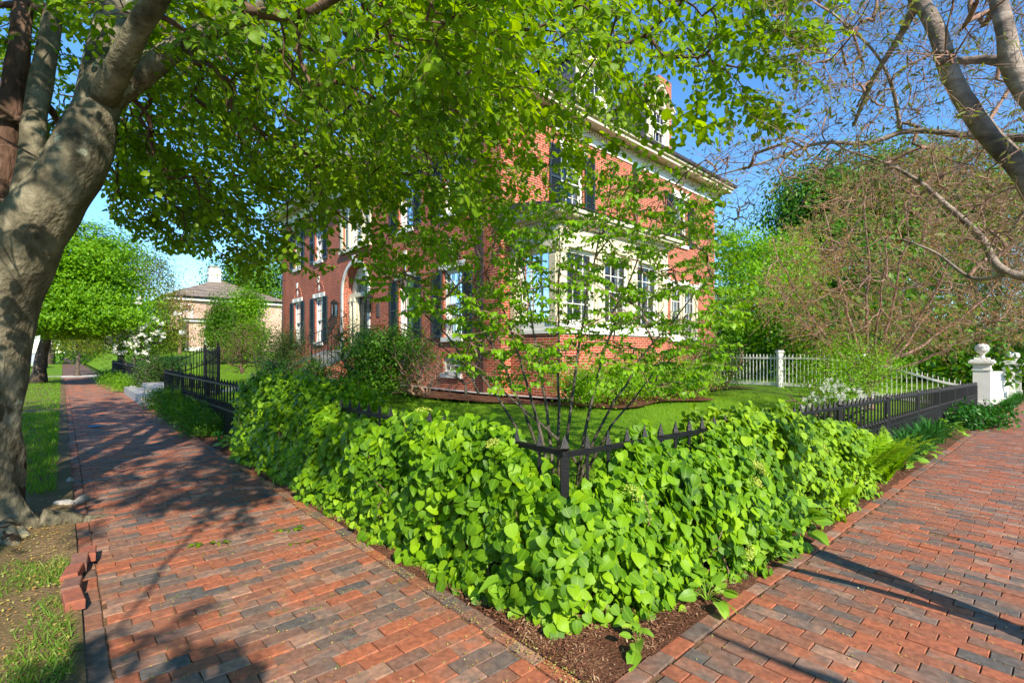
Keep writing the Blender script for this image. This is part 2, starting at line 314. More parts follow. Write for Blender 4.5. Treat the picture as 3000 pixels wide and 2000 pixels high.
M['bark'] = barkmat('brown_bark', (.04, .03, .022), (.10, .075, .055), (.17, .13, .10), 7, (1, 1, .3), .8)
M['L_beech'] = leafmat('beech_leaf', [(.052, .125, .002), (.105, .215, .003), (.185, .33, .004), (.31, .46, .008)], .5, .45, veins=True, patch=.8)
M['L_hyd'] = leafmat('hydrangea_leaf', [(.024, .09, .002), (.08, .20, .003), (.18, .35, .004), (.36, .54, .008)], .32, .46, veins=True, patch=1.5)
M['L_hyd2'] = leafmat('hydrangea_leaf_yellower', [(.05, .13, .003), (.125, .25, .004), (.23, .39, .006), (.37, .53, .012)], .3, .48, veins=True, patch=1.5)
M['L_stem'] = leafmat('heart_leaf', [(.09, .23, .005), (.17, .36, .006), (.28, .50, .012)], .42, .42)
M['L_maple'] = leafmat('bright_maple_leaf', [(.06, .18, .004), (.14, .32, .006), (.25, .46, .01)], .38, .5, patch=.6)
M['L_mid'] = leafmat('mid_green_leaf', [(.03, .11, .004), (.075, .20, .006), (.15, .31, .01)], .3, .5, patch=.6)
M['L_dark'] = leafmat('dark_green_leaf', [(.010, .045, .008), (.022, .09, .010), (.05, .15, .015)], .2, .45, patch=.8)
M['L_yew'] = leafmat('yew_needle', [(.018, .05, .008), (.045, .10, .012), (.10, .17, .02)], .15, .55, patch=2)
M['L_arb'] = leafmat('arborvitae_scale_leaf', [(.06, .10, .004), (.13, .18, .006), (.24, .27, .012)], .2, .6, patch=1)
M['L_olive'] = leafmat('olive_bud_leaf', [(.12, .09, .03), (.14, .17, .03), (.20, .26, .03)], .35, .5, patch=1)
M['L_bronze'] = leafmat('bronze_bud_leaf', [(.36, .12, .06), (.36, .17, .05), (.32, .26, .04), (.28, .40, .04)], .4, .5, patch=1)
M['L_day'] = leafmat('daylily_leaf', [(.015, .085, .010), (.03, .15, .014), (.07, .24, .02)], .25, .42)
M['L_fern'] = leafmat('fern_leaf', [(.16, .34, .006), (.27, .48, .01), (.38, .58, .02)], .4, .5)
M['L_hosta'] = leafmat('hosta_leaf', [(.10, .24, .015), (.20, .38, .03), (.34, .50, .07)], .3, .4, veins=True)
M['L_iris'] = leafmat('iris_blade', [(.05, .14, .05), (.09, .22, .08)], .2, .45)
M['grassblade'] = leafmat('grass_blade', [(.06, .17, .004), (.12, .28, .006), (.21, .38, .012)], .3, .5, patch=.5)
M['drygrass'] = leafmat('dry_verge_grass', [(.05, .15, .008), (.12, .26, .015), (.28, .30, .08)], .3, .6, patch=2)
M['petal'] = leafmat('white_petal', [(.62, .60, .50), (.80, .80, .74)], .3, .6)
M['lace'] = leafmat('lacecap_bud', [(.36, .44, .05), (.58, .62, .14)], .2, .6)
M['chips'] = leafmat('mulch_chip', [(.07, .028, .015), (.16, .065, .035), (.27, .13, .07), (.60, .45, .28)], 0, .85, patch=5)
M['litter'] = leafmat('fallen_bud_scale', [(.30, .12, .03), (.45, .26, .08), (.30, .32, .06), (.6, .5, .3)], .1, .8, patch=5)
M['needle'] = leafmat('hemlock_needle', [(.02, .06, .010), (.05, .11, .012), (.10, .18, .02)], .2, .6)

# ------------------------------------------------------------------ leaf scatter
def tmpl(kind):
    """x along the leaf 0..1, y half width, z curl"""
    if kind == 'dia':
        v = [(0,0,0),(.45,.28,.06),(1,0,-.04),(.45,-.28,.06)]; f = [np.array([(0,2,1),(0,3,2)])]
    elif kind == 'needle':
        v = [(0,-.05,0),(0,.05,0),(1,.03,-.08),(1,-.03,-.08)]; f = [np.array([(0,3,2,1)])]
    elif kind == 'narrow':
        v = [(0,0,0),(.4,.13,.05),(1,0,-.1),(.4,-.13,.05)]; f = [np.array([(0,2,1),(0,3,2)])]
    elif kind == 'blade':
        v = [(0,-.04,0),(0,.04,0),(.55,.03,.05),(.55,-.03,.05),(1,0,.22)]; f = [np.array([(0,3,2,1)]), np.array([(3,4,2)])]
    else:
        if kind == 'ovate': w = [0, .26, .335, .31, .19, 0]; x = [0, .12, .33, .58, .82, 1]
        elif kind == 'round': w = [0, .36, .44, .38, .20, 0]; x = [0, .10, .32, .60, .84, 1]
        elif kind == 'heart': w = [0, .40, .40, .27, .11, 0]; x = [0, .06, .30, .58, .83, 1]
        elif kind == 'hosta': w = [0, .26, .36, .32, .15, 0]; x = [0, .12, .34, .62, .88, 1]
        x = np.array(x); w = np.array(w); K = len(x)
        v = []
        for i in range(K): v.append((x[i], 0, -.22*(x[i]-.1)**2*1.4+.02))
        for sgn in (1, -1):
            for i in range(1, K-1): v.append((x[i]-(.03 if i == 1 and kind in ('heart', 'round') else 0), sgn*w[i], -.22*(x[i]-.1)**2*1.4+.02+.28*w[i]*(.75 if i % 2 else .45)))
        L_ = lambda i: K+i-1; R_ = lambda i: K+(K-2)+i-1
        q = []; t = [(0,1,L_(1)),(0,R_(1),1),(K-2,K-1,L_(K-2)),(K-2,R_(K-2),K-1)]
        for i in range(1, K-2): q += [(i,i+1,L_(i+1),L_(i)),(i,R_(i),R_(i+1),i+1)]
        f = [np.array(t), np.array(q)]
    return np.array(v, float), f
TM = {k: tmpl(k) for k in ('dia','needle','narrow','blade','ovate','round','heart','hosta')}
def norm(a): return a/(np.linalg.norm(a, axis=-1, keepdims=True)+1e-9)
def scatter(name, kind, pos, d, n, size, m, parent=None, rs=None, smooth=True):
    pos = np.asarray(pos, float); k = len(pos)
    if k == 0: return None
    rs = rs or RS
    V, fl = TM[kind]; X = norm(np.asarray(d, float)); Z = np.asarray(n, float); Z = norm(Z-(Z*X).sum(-1, keepdims=True)*X); Y = np.cross(Z, X)
    s = np.broadcast_to(np.asarray(size, float), (k,))[:, None, None]
    curl = (1+.8*rs.randn(k))[:, None]; wid = (1+.13*rs.randn(k))[:, None]
    W = pos[:, None]+s*(V[None, :, :1]*X[:, None]+(V[None, :, 1]*wid)[..., None]*Y[:, None]+(V[None, :, 2]*curl)[..., None]*Z[:, None])
    nv = len(V); off = (np.arange(k)*nv)[:, None, None]; fs = [(f[None]+off).reshape(-1, f.shape[1]) for f in fl]
    uv = np.concatenate([np.tile(V[f.ravel()][:, :2], (k, 1)) for f in fl])
    return make_mesh(name, W.reshape(-1, 3), fs, m, parent, smooth, uv)
def rdir(k, rs=RS): return norm(rs.randn(k, 3))

# ------------------------------------------------------------------ ground sheets
def sheet(name, aa, bb, fz, m, kind='structure', sub=1):
    A, B = np.meshgrid(aa, bb, indexing='ij'); Z = fz(A, B)
    V = np.stack([C0[0]+A*uR[0]+B*vL[0], C0[1]+A*uR[1]+B*vL[1], Z], -1).reshape(-1, 3)
    na, nb = len(aa), len(bb); i = np.arange(na-1)[:, None]*nb; j = np.arange(nb-1)[None]
    f = np.stack([i+j, i+nb+j, i+nb+j+1, i+j+1], -1).reshape(-1, 4)
    return tag(make_mesh(name, V, [f], m, None, True), kind=kind)
lin = np.linspace
def cat(*a): return np.unique(np.concatenate(a))
sheet('ground', cat(lin(-600, -40, 8), lin(-40, 80, 61), lin(80, 900, 8)), cat(lin(-600, -40, 8), lin(-40, 110, 76), lin(110, 900, 8)),
      lambda a, b: np.where((a > -.5) & (b > -.6), yard(np.clip(a, 0, 90), np.clip(b, 0, 110)), pave(np.clip(a, -9, 90), b))-.22, M['ground'])
sheet('lawn', cat(lin(.0, 8, 41), lin(8, 70, 63)), cat(lin(.0, 8, 41), lin(8, 100, 80)), lambda a, b: yard(a, b)+.012*np.sin(a*2.1)*np.sin(b*1.7), M['lawn'])
# bare planting beds in front of the fences
sheet('mulch_bed', cat(lin(-.40, 0.02, 5)), cat(lin(-.58, 15.4, 120)), lambda a, b: pave(a, b)+.004+.012*np.sin(b*3.1)*np.sin(a*7)+.06*(a+.37), M['mulch'])
sheet('mulch_bed', cat(lin(0.02, 22, 150)), cat(lin(-.58, 0.02, 7)), lambda a, b: pave(a, b)+.004+.012*np.sin(a*3.1)*np.sin(b*7)+.05*(b+.55), M['mulch'])
sheet('mulch_bed', cat(lin(-.37, 0.02, 5)), cat(lin(21.0, 37, 30)), lambda a, b: pave(a, b)+.035, M['mulch'])
def und(a, b):     # heave of the old footway
    return .007*np.sin(a*2.3+b*.7)+.007*np.sin(b*1.1+.5)*np.sin(a*1.3+1)+.004*np.sin(b*3.7)
# sand below the bricks
sheet('joint_sand', cat(lin(-2.3, -.35, 14)), cat(lin(-3.4, 37, 260)), lambda a, b: pave(a, b)+und(a, b)-.011, M['soil'])
sheet('joint_sand', cat(lin(-.35, 50, 330)), cat(lin(-3.4, -.5, 12)), lambda a, b: pave(a, b)+und(a, b)-.011, M['soil'])
# the far part of the footway, the drive that crosses it, the verges and the two streets
sheet('sidewalk', cat(lin(-2.2, -.4, 6)), cat(lin(40.5, 160, 40)), lambda a, b: pave(a, b), brickmat('far_paving', (.33, .11, .06), (.22, .10, .07), (.16, .10, .07), .21, .105, .006))
sheet('driveway', lin(-9, 14, 24), lin(37.2, 40.5, 4), lambda a, b: np.where(a > 0, yard(a, b)-.04, pave(a, b))+.01, M['concrete'])
sheet('verge', lin(-5.2, -2.115, 16), cat(lin(.4, 37.2, 110)), lambda a, b: pave(a, b)+.02+.035*sstep((-2.15-a)/.5)+.012*np.sin(a*5)*np.sin(b*4), M['dirtgrass'])
sheet('verge', lin(-5.2, -2.2, 6), cat(lin(40.5, 150, 40)), lambda a, b: pave(a, b)+.03, M['lawn'])
sheet('verge', lin(2.0, 60, 80), lin(-6, -3.4, 8), lambda a, b: pave(a, b)+.02, M['dirtgrass'])
sheet('sidewalk_corner', lin(-5.2, 2.0, 8), lin(-6.0, -3.35, 8), lambda a, b: pave(a, b)-.003, M['concrete'])
sheet('sidewalk_corner', lin(-5.2, -2.3, 5), lin(-3.35, .42, 8), lambda a, b: pave(a, b)-.003, M['concrete'])
sheet('road', lin(-14, -5.35, 6), lin(-16, 160, 60), lambda a, b: pave(a, b)-.12, M['asphalt'])
sheet('road', lin(-5.35, 90, 60), lin(-16, -6.1, 6), lambda a, b: pave(a, b)-.12, M['asphalt'])
sheet('kerb', lin(-5.36, -5.2, 2), lin(-6.1, 150, 60), lambda a, b: pave(a, b)+.0, M['granite'])

# ------------------------------------------------------------------ paving bricks
def bricks(name, cells, along_a, m):
    """cells: (a, b, length, width, angle)"""
    c = np.array(cells); k = len(c); rs = np.random.RandomState(len(name)*7+k)
    L_, W_ = c[:, 2]-.005, c[:, 3]-.005
    u0, v0 = np.ones(k), np.ones(k)
    e, h = .0035, .0028
    cx = np.array([(-1,-1),(1,-1),(1,1),(-1,1)], float)
    ang = c[:, 4]+rs.randn(k)*.012+rs.standard_t(2, k).clip(-4, 4)*.004
    ca, sa = np.cos(ang), np.sin(ang)
    ZR = rs.randn(k)*.0022+(rs.rand(k) < .04)*rs.randn(k)*.006; tx, ty = rs.randn(k)*.012, rs.randn(k)*.012
    def ring(inset, dz):
        x = cx[None, :, 0]*(L_/2-inset)[:, None]; y = cx[None, :, 1]*(W_/2-inset)[:, None]
        A = c[:, :1]+x*ca[:, None]-y*sa[:, None]; B = c[:, 1:2]+x*sa[:, None]+y*ca[:, None]
        jx = rs.randn(k, 4)*.0014
        Z = pave(A, B)+und(A, B)+ZR[:, None]+x*tx[:, None]+y*ty[:, None]+dz
        return np.stack([C0[0]+(A+jx)*uR[0]+B*vL[0], C0[1]+(A+jx)*uR[1]+B*vL[1], Z], -1)
    V = np.concatenate([ring(e, 0), ring(0, -h), ring(0, -.05)], 1)
    base = [(0,1,2,3)]+[(i, i+4, (i+1) % 4+4, (i+1) % 4) for i in range(4)]+[(i+4, i+8, (i+1) % 4+8, (i+1) % 4+4) for i in range(4)]
    f = (np.array(base)[None]+(np.arange(k)*12)[:, None, None]).reshape(-1, 4)
    return tag(make_mesh(name, V.reshape(-1, 3), [f], m), kind='structure')
def edge_left(b): return -2.02+.03*np.sin(b*1.3)+.02*np.sin(b*3.1)
cells = []; row = 0; BL, BW = .205, .104
b = -3.3
while b < 37.2:
    off = (row % 2)*.5*BL+random.uniform(-.02, .02); a = -2.02
    a0 = -2.02+off-BL
    while a0 < -.47:
        lo, hi = max(a0, -2.02), min(a0+BL, -.475)
        if hi-lo > .05: cells.append(((lo+hi)/2, b+.012*math.sin(a0*3+b), hi-lo, BW, 0))
        a0 += BL
    b += BW; row += 1
bb = .0+.5
b = -3.3
while b < 37:                                        # edging row along the bed and the verge
    cells.append((-.42, b+BL/2, BW, BL, 0))
    if b > .3: cells.append((-2.075, b+BL/2, BW, BL, random.gauss(0, .03)))
    b += BL
for r_ in range(12):
    for q in range(13): cells.append((-2.25-q*BL-(r_ % 2)*.1, 14.75+r_*BW, BL, BW, 0))
bricks('sidewalk', cells, True, M['paver'])
cells = []; row = 0; a = -.31
while a < 48:                                        # rows stand across the walk, long side along b
    off = (row % 2)*.5*BL+random.uniform(-.02, .02); b0 = -3.35+off-BL
    while b0 < -.66:
        lo, hi = max(b0, -3.35), min(b0+BL, -.665)
        if hi-lo > .05 and (a < 12 or lo > -2.9): cells.append((a+.012*math.sin(b0*3+a), (lo+hi)/2, BW, hi-lo, 0))
        b0 += BL
    a += BW; row += 1
a = -.31
while a < 44: cells.append((a+BL/2, -.605, BL, BW, random.gauss(0, .015))); a += BL
bricks('sidewalk', cells, False, M['paver'])

# ------------------------------------------------------------------ brick house
ZH = 0.534
hrot = math.atan2(hu[1], hu[0])
house = thing('brick_house', (P0[0], P0[1], ZH), 'three storey red brick house with dark shutters and a cream window bay', 'house', None, hrot)
E0 = 1.016                      # heights below are measured from eye level; + E0 gives height above the house's base
fR = lambda y0=0.: (lambda v: np.stack([v[:, 0], y0-v[:, 1], v[:, 2]+E0], -1))          # right facade: s along x, d outwards (-y)
fL = lambda x0=0.: (lambda v: np.stack([x0-v[:, 1], v[:, 0], v[:, 2]+E0], -1))          # left facade: s along y, d outwards (-x)
LW, LD = 16.93, 11.99
def wall(name, fm, s0, s1, z0, z1, holes, m, parent, th=.32, arch=None):
    mb = MB(fm); S = sorted({s0, s1, *[h[0] for h in holes], *[h[1] for h in holes]}); Z = sorted({z0, z1, *[h[2] for h in holes], *[h[3] for h in holes]})
    for i in range(len(S)-1):
        for j in range(len(Z)-1):
            cs, cz = (S[i]+S[i+1])/2, (Z[j]+Z[j+1])/2
            if any(h[0] < cs < h[1] and h[2] < cz < h[3] for h in holes): continue
            mb.add([(S[i],0,Z[j]),(S[i+1],0,Z[j]),(S[i+1],0,Z[j+1]),(S[i],0,Z[j+1])], [np.array([(0,1,2,3)])])
    for h in holes:
        a, b_, c, d = h[:4]
        mb.add([(a,0,c),(a,-th,c),(a,-th,d),(a,0,d)], [np.array([(0,1,2,3)])]); mb.add([(b_,0,c),(b_,-th,c),(b_,-th,d),(b_,0,d)], [np.array([(0,1,2,3)])])
        mb.add([(a,0,d),(b_,0,d),(b_,-th,d),(a,-th,d)], [np.array([(0,1,2,3)])]); mb.add([(a,0,c),(b_,0,c),(b_,-th,c),(a,-th,c)], [np.array([(0,1,2,3)])])
    if arch:
        for (s0a, s1a, zs, zt) in arch:
            c = (s0a+s1a)/2; r = (s1a-s0a)/2; n = 14
            for k in range(n):
                t0, t1 = math.pi*k/n, math.pi*(k+1)/n
                x0, y0_, x1, y1_ = c-r*math.cos(t0), zs+r*math.sin(t0), c-r*math.cos(t1), zs+r*math.sin(t1)
                mb.add([(x0,0,y0_),(x1,0,y1_),(x1,0,zt),(x0,0,zt)], [np.array([(0,1,2,3)])])
                mb.add([(x0,0,y0_),(x1,0,y1_),(x1,-th,y1_),(x0,-th,y0_)], [np.array([(0,1,2,3)])])
    return mb.build(name, m, parent)
def sash_window(fm, s0, s1, z0, z1, parent, cols=3, rows=2, fr=.06, dd=-.09, lintel=True, sill=True, curtain=True, frame_m='white', top_cols=None):
    mb = MB(fm)
    mb.box((s0, dd-.05, z0), (s0+fr, dd+.03, z1)); mb.box((s1-fr, dd-.05, z0), (s1, dd+.03, z1))
    mb.box((s0+fr, dd-.05, z1-fr), (s1-fr, dd+.03, z1)); mb.box((s0+fr, dd-.05, z0), (s1-fr, dd+.03, z0+fr*.8))
    wdw = mb.build('window', M[frame_m], parent)
    a, b_ = s0+fr, s1-fr; lo, hi = z0+fr*.8, z1-fr; mid = (lo+hi)/2
    for (p, q, d) in ((mid-.02, hi, dd), (lo, mid+.02, dd-.045)):
        mb = MB(fm); t = .038
        mb.box((a, d-.02, p), (a+t, d+.012, q)); mb.box((b_-t, d-.02, p), (b_, d+.012, q)); mb.box((a+t, d-.02, q-t), (b_-t, d+.012, q)); mb.box((a+t, d-.02, p), (b_-t, d+.012, p+t))
        for k in range(1, cols):
            x = a+(b_-a)*k/cols; mb.box((x-.011, d-.014, p+t), (x+.011, d+.006, q-t))
        for k in range(1, rows):
            z = p+(q-p)*k/rows
            for kk in range(cols):
                x0, x1 = a+(b_-a)*kk/cols, a+(b_-a)*(kk+1)/cols
                mb.box((max(x0+.011, a+t), d-.014, z-.011), (min(x1-.011, b_-t), d+.006, z+.011))
        mb.build('sash', M['white'], wdw)
    mb = MB(fm); mb.add([(a, dd-.03, mid), (b_, dd-.03, mid), (b_, dd-.03, hi), (a, dd-.03, hi), (a, dd-.072, lo), (b_, dd-.072, lo), (b_, dd-.072, mid), (a, dd-.072, mid)], [np.array([(0,1,2,3),(4,5,6,7)])])
    mb.build('pane', M['glass'], wdw)
    if curtain:
        mb = MB(fm); 
        for (c0, c1) in ((a, a+(b_-a)*.26), (b_-(b_-a)*.26, b_)):
            n = 9; xs = lin(c0, c1, n); zz = [lo, hi]
            v = [(x, dd-.16-.02*math.sin(i*2.1), z) for i, x in enumerate(xs) for z in zz]
            mb.add(v, [np.array([(2*i, 2*i+2, 2*i+3, 2*i+1) for i in range(n-1)])])
        mb.build('curtain', M['curtain'], wdw)
    if sill:
        MB(fm).box((s0-.06, -.1, z0-.13), (s1+.06, .07, z0)).build('sill', M['stone'], wdw)
    if lintel:
        h = .26; mb = MB(fm)
        mb.prism([(s0-.02, z1), (s1+.02, z1), (s1+.14, z1+h), (s0-.14, z1+h)], -.02, .025)
        c = (s0+s1)/2
        mb.prism([(c-.07, z1-.002), (c+.07, z1-.002), (c+.10, z1+h+.05), (c-.10, z1+h+.05)], .025, .06)
        mb.prism([(s0-.13, z1+h-.16), (s0+.03, z1+h-.16), (s0+.03, z1+h+.03), (s0-.16, z1+h+.03)], .025, .05)
        mb.prism([(s1-.03, z1+h-.16), (s1+.13, z1+h-.16), (s1+.16, z1+h+.03), (s1-.03, z1+h+.03)], .025, .05)
        mb.build('lintel', M['stone'], wdw)
    return wdw
def shutter(fm, s0, s1, z0, z1, parent):
    mb = MB(fm); d0, d1 = .015, .055; t = .05; mid = z0+(z1-z0)*.47
    mb.box((s0, d0, z0), (s0+t, d1, z1)); mb.box((s1-t, d0, z0), (s1, d1, z1))
    for z, h in ((z0, .09), (mid, .07), (z1-.06, .06)): mb.box((s0+t, d0, z), (s1-t, d1, z+h))
    o = mb.build('shutter', M['shutter'], parent)
    mb = MB(fm); z = z0+.1
    while z < z1-.09:
        if not (mid-.045 < z < mid+.075):
            mb.add([(s0+t, d0, z+.042), (s1-t, d0, z+.042), (s1-t, d1-.004, z), (s0+t, d1-.004, z), (s0+t, d0, z+.034), (s1-t, d0, z+.034), (s1-t, d1-.004, z-.008), (s0+t, d1-.004, z-.008)],
                   [np.array([(0,1,2,3),(4,7,6,5),(3,2,6,7)])])
        z += .043
    mb.add([(s0+t, d0-.005, z0+.05), (s1-t, d0-.005, z0+.05), (s1-t, d0-.005, z1-.05), (s0+t, d0-.005, z1-.05)], [np.array([(0,1,2,3)])])
    mb.build('louvre', M['shutter'], o)
ZF = 6.38
# right facade: upper windows, ground floor pair; opening for the bay
rh = [(2.3, 3.28, 4.08, 5.83), (8.62, 9.60, 4.08, 5.83), (8.35, 10.45, .55, 2.42), (3.0, 4.0, -.68, -.2), (.5, 5.1, .72, 2.45)]
wall('wall', fR(), 0, LD, -1.9, ZF+.4, rh, M['brick'], house)
lh = [(14.3, 15.2, .42, 2.36), (11.62, 12.52, .42, 2.36), (4.25, 5.15, .42, 2.36), (1.65, 2.55, .42, 2.36),
      (14.3, 15.2, 3.98, 5.83), (11.62, 12.52, 3.98, 5.83), (4.25, 5.15, 3.98, 5.83), (1.65, 2.55, 3.98, 5.83),
      (7.3, 9.55, 4.0, 5.75), (7.35, 9.55, 0.0, 3.5), (1.7, 2.6, -.62, -.15)]
wall('wall', fL(), 0, LW, -1.9, ZF+.4, lh, M['brick'], house, arch=[(7.35, 9.55, 2.3, 3.5)], th=.45)
MB(fR(LW)).box((0, -.01, -1.9), (LD, 0, ZF+.4)).build('wall', M['brick'], house)
MB(fL(LD)).box((0, -.01, -1.9), (LW, 0, ZF+.4)).build('wall', M['brick'], house)
MB(fR()).box((.33, -LW+.3, 3.2), (LD-.3, -.4, 3.25)).box((.33, -LW+.3, -.2), (LD-.3, -.5, -.15)).box((6.2, -12, -.15), (6.4, -1, 6.3)).build('floor_slab', M['white'], house)
for (s0, s1, z0, z1) in rh[:2]:
    sash_window(fR(), s0, s1, z0, z1, house); shutter(fR(), s0-.52, s0-.06, z0-.02, z1+.02, house); shutter(fR(), s1+.06, s1+.52, z0-.02, z1+.02, house)
sash_window(fR(), 8.45, 9.33, .55, 2.42, house, lintel=False, frame_m='cream'); sash_window(fR(), 9.47, 10.35, .55, 2.42, house, lintel=False, frame_m='cream')
mb = MB(fR()); mb.box((9.33, -.2, .55), (9.47, .0, 2.42)); mb.box((8.35, -.1, .55), (8.45, .03, 2.42)); mb.box((10.35, -.1, .55), (10.45, .03, 2.42)); mb.build('window_trim', M['cream'], house)
mb = MB(fR()); mb.prism([(8.25, 2.422), (10.55, 2.422), (10.75, 2.66), (8.05, 2.66)], -.02, .03); mb.prism([(9.2, 2.42), (9.6, 2.42), (9.66, 2.76), (9.14, 2.76)], .031, .06)
mb.box((8.0, .031, 2.52), (8.3, .055, 2.74)); mb.box((10.5, .031, 2.52), (10.8, .055, 2.74)); mb.build('lintel', M['stone'], house)
MB(fR()).box((8.25, .0, .38), (10.55, .09, .55)).build('sill', M['stone'], house)
for fm, s0, s1, z0, z1 in ((fR(), 3.0, 4.0, -.68, -.2), (fL(), 1.7, 2.6, -.62, -.15)):
    sash_window(fm, s0, s1, z0, z1, house, cols=3, rows=1, lintel=False, curtain=False)
for i, (s0, s1, z0, z1) in enumerate(lh[:8]):
    sash_window(fL(), s0, s1, z0, z1, house, lintel=(i > 3)); shutter(fL(), s0-.52, s0-.06, z0-.02, z1+.02, house); shutter(fL(), s1+.06, s1+.52, z0-.02, z1+.02, house)
    if i < 4:      # blind arch with a diamond above each ground floor window
        c = (s0+s1)/2; mb = MB(fL()); mb.box((s0-.2, -.01, z1+.001), (s1+.2, .03, z1+.2)); mb.box((s0-.2, .03, z1+.02), (s0-.04, .05, z1+.18)); mb.box((s1+.04, .03, z1+.02), (s1+.2, .05, z1+.18))
        mb.box((c-.16, .03, z1+.02), (c+.16, .05, z1+.18)); mb.build('lintel', M['stone'], house)
        n = 14; zs = z1+.2; mb = MB(fL())
        for k in range(n):
            t0, t1 = math.pi*k/n, math.pi*(k+1)/n; g = .03*math.pi/n
            p = [(c-r_*math.cos(t), zs+r_*math.sin(t)) for r_, t in ((.42, t0+g), (.42, t1-g), (.56, t1-g), (.56, t0+g))]
            mb.prism(p, .0, .025)
        mb.build('brick_arch', M['brick'], house)
        mb = MB(fL()); mb.prism([(c, zs+.08), (c+.085, zs+.23), (c, zs+.38), (c-.085, zs+.23)], 0, .02); mb.build('diamond_panel', M['stone'], house)
        mb = MB(fL()); mb.prism([(c-.05, zs+.46), (c+.05, zs+.46), (c+.075, zs+.72), (c-.075, zs+.72)], .0, .05); mb.build('keystone', M['stone'], house)
# triple window above the door
for (s0, s1) in ((7.3, 7.82), (7.92, 8.93), (9.03, 9.55)): sash_window(fL(), s0, s1, 4.0, 5.75, house, cols=2 if s1-s0 < .8 else 3, lintel=False, frame_m='cream', curtain=False)
mb = MB(fL()); mb.box((7.1, .0, 5.75), (9.75, .1, 6.05)); mb.box((7.1, 0, 3.87), (9.75, .12, 3.999)); mb.box((7.12, .0, 4.0), (7.29, .06, 5.749)); mb.box((9.56, 0, 4.0), (9.73, .06, 5.749))
mb.box((7.82, -.1, 4.0), (7.92, .05, 5.749)); mb.box((8.93, -.1, 4.0), (9.03, .05, 5.749)); mb.build('window_trim', M['cream'], house)
# front door in its arched recess
mb = MB(fL())
for s in (7.35-.14, 9.55): mb.box((s, .0, -.02), (s+.14, .05, 2.28))
n = 20; c = 8.45
for k in range(n):
    t0, t1 = math.pi*k/n, math.pi*(k+1)/n
    mb.prism([(c-r_*math.cos(t), 2.3+r_*math.sin(t)) for r_, t in ((1.1, t0), (1.1, t1), (1.24, t1), (1.24, t0))], .0, .05)
mb.prism([(c-.09, 3.36), (c+.09, 3.36), (c+.13, 3.68), (c-.13, 3.68)], .052, .09); mb.build('door_arch', M['stone'], house)
mb = MB(fL())
for k in range(n):
    t0, t1 = math.pi*k/n, math.pi*(k+1)/n
    mb.prism([(c-r_*math.cos(t), 2.3+r_*math.sin(t)) for r_, t in ((.56, t0), (.56, t1), (1.09, t1), (1.09, t0))], -.44, -.36)
    mb.prism([(c-r_*math.cos(t), 2.3+r_*math.sin(t)) for r_, t in ((.56, t0), (.56, t1), (.66, t1), (.66, t0))], -.36, -.28)
mb.box((7.36, -.44, 0), (7.93, -.38, 2.3)); mb.box((8.97, -.44, 0), (9.54, -.38, 2.3)); mb.box((7.38, -.38, 2.14), (9.52, -.22, 2.299))
for s in (7.4, 7.74, 8.98, 9.32): mb.tube([(s+.09, -.27, .02), (s+.09, -.27, 1.98)], .085, 12); mb.box((s-.02, -.36, 1.98), (s+.2, -.18, 2.13)); mb.box((s-.01, -.36, 0), (s+.19, -.17, .12))
mb.box((7.93, -.44, 0), (8.0, -.3, 2.139)); mb.box((8.9, -.44, 0), (8.97, -.3, 2.139)); dsur = mb.build('door_surround', M['cream'], house)
mb = MB(fL()); mb.box((8.0, -.46, .0), (8.9, -.40, 2.14)); dr = mb.build('door', simple('dark_green_door', (.015, .025, .028), .3), house)
mb = MB(fL())
for (x0, x1, z0, z1) in ((8.09, 8.4, .15, .75), (8.5, 8.81, .15, .75), (8.09, 8.4, .85, 1.95), (8.5, 8.81, .85, 1.95)): mb.box((x0, -.40, z0), (x1, -.385, z1))
mb.build('door_panel', M['shutter'], dr); mb = MB(fL()); mb.box((8.08, -.385, 1.0), (8.12, -.33, 1.1)); mb.build('door_handle', simple('brass', (.5, .32, .1), .3, metal=1), dr)
mb = MB(fL()); mb.add([(c-.56*math.cos(math.pi*k/n), -.42, 2.3+.56*math.sin(math.pi*k/n)) for k in range(n+1)], [np.arange(n+1)[None]]); fan = mb.build('fanlight', M['glass'], house)
mb = MB(fL())
for k in range(1, 9):
    t = math.pi*k/9; mb.beam((c-.14*math.cos(t), -.40, 2.3+.14*math.sin(t)), (c-.55*math.cos(t), -.40, 2.3+.55*math.sin(t)), .014)
for r_ in (.14, .38):
    mb.tube([(c-r_*math.cos(math.pi*k/16), -.395, 2.3+r_*math.sin(math.pi*k/16)) for k in range(17)], .008, 4)
mb.build('fanlight_bar', M['white'], fan)
for s in (7.0, 10.0):
    mb = MB(fL()); mb.box((s-.012, 0, 1.95), (s+.012, .1, 1.98))
    for x, y in ((-.1, .08), (.1, .08), (-.1, .28), (.1, .28)): mb.beam((s+x, y, 1.42), (s+x*1.1, y+(.0 if y > .1 else -.01), 1.92), .016)
    mb.box((s-.11, .07, 1.4), (s+.11, .29, 1.43)); mb.prism([(s-.13, 1.92), (s+.13, 1.92), (s+.05, 2.05), (s-.05, 2.05)], .07, .29); mb.box((s-.02, .16, 2.05), (s+.02, .2, 2.12)); ln = mb.build('wall_lantern', M['iron'], house)
    MB(fL()).box((s-.08, .1, 1.44), (s+.08, .26, 1.9)).build('lantern_glass', M['glass'], ln)
MB(fL()).box((6.45, 0, 1.25), (6.68, .03, 1.72)).build('plaque', simple('bronze_plaque', (.13, .09, .08), .4), house)
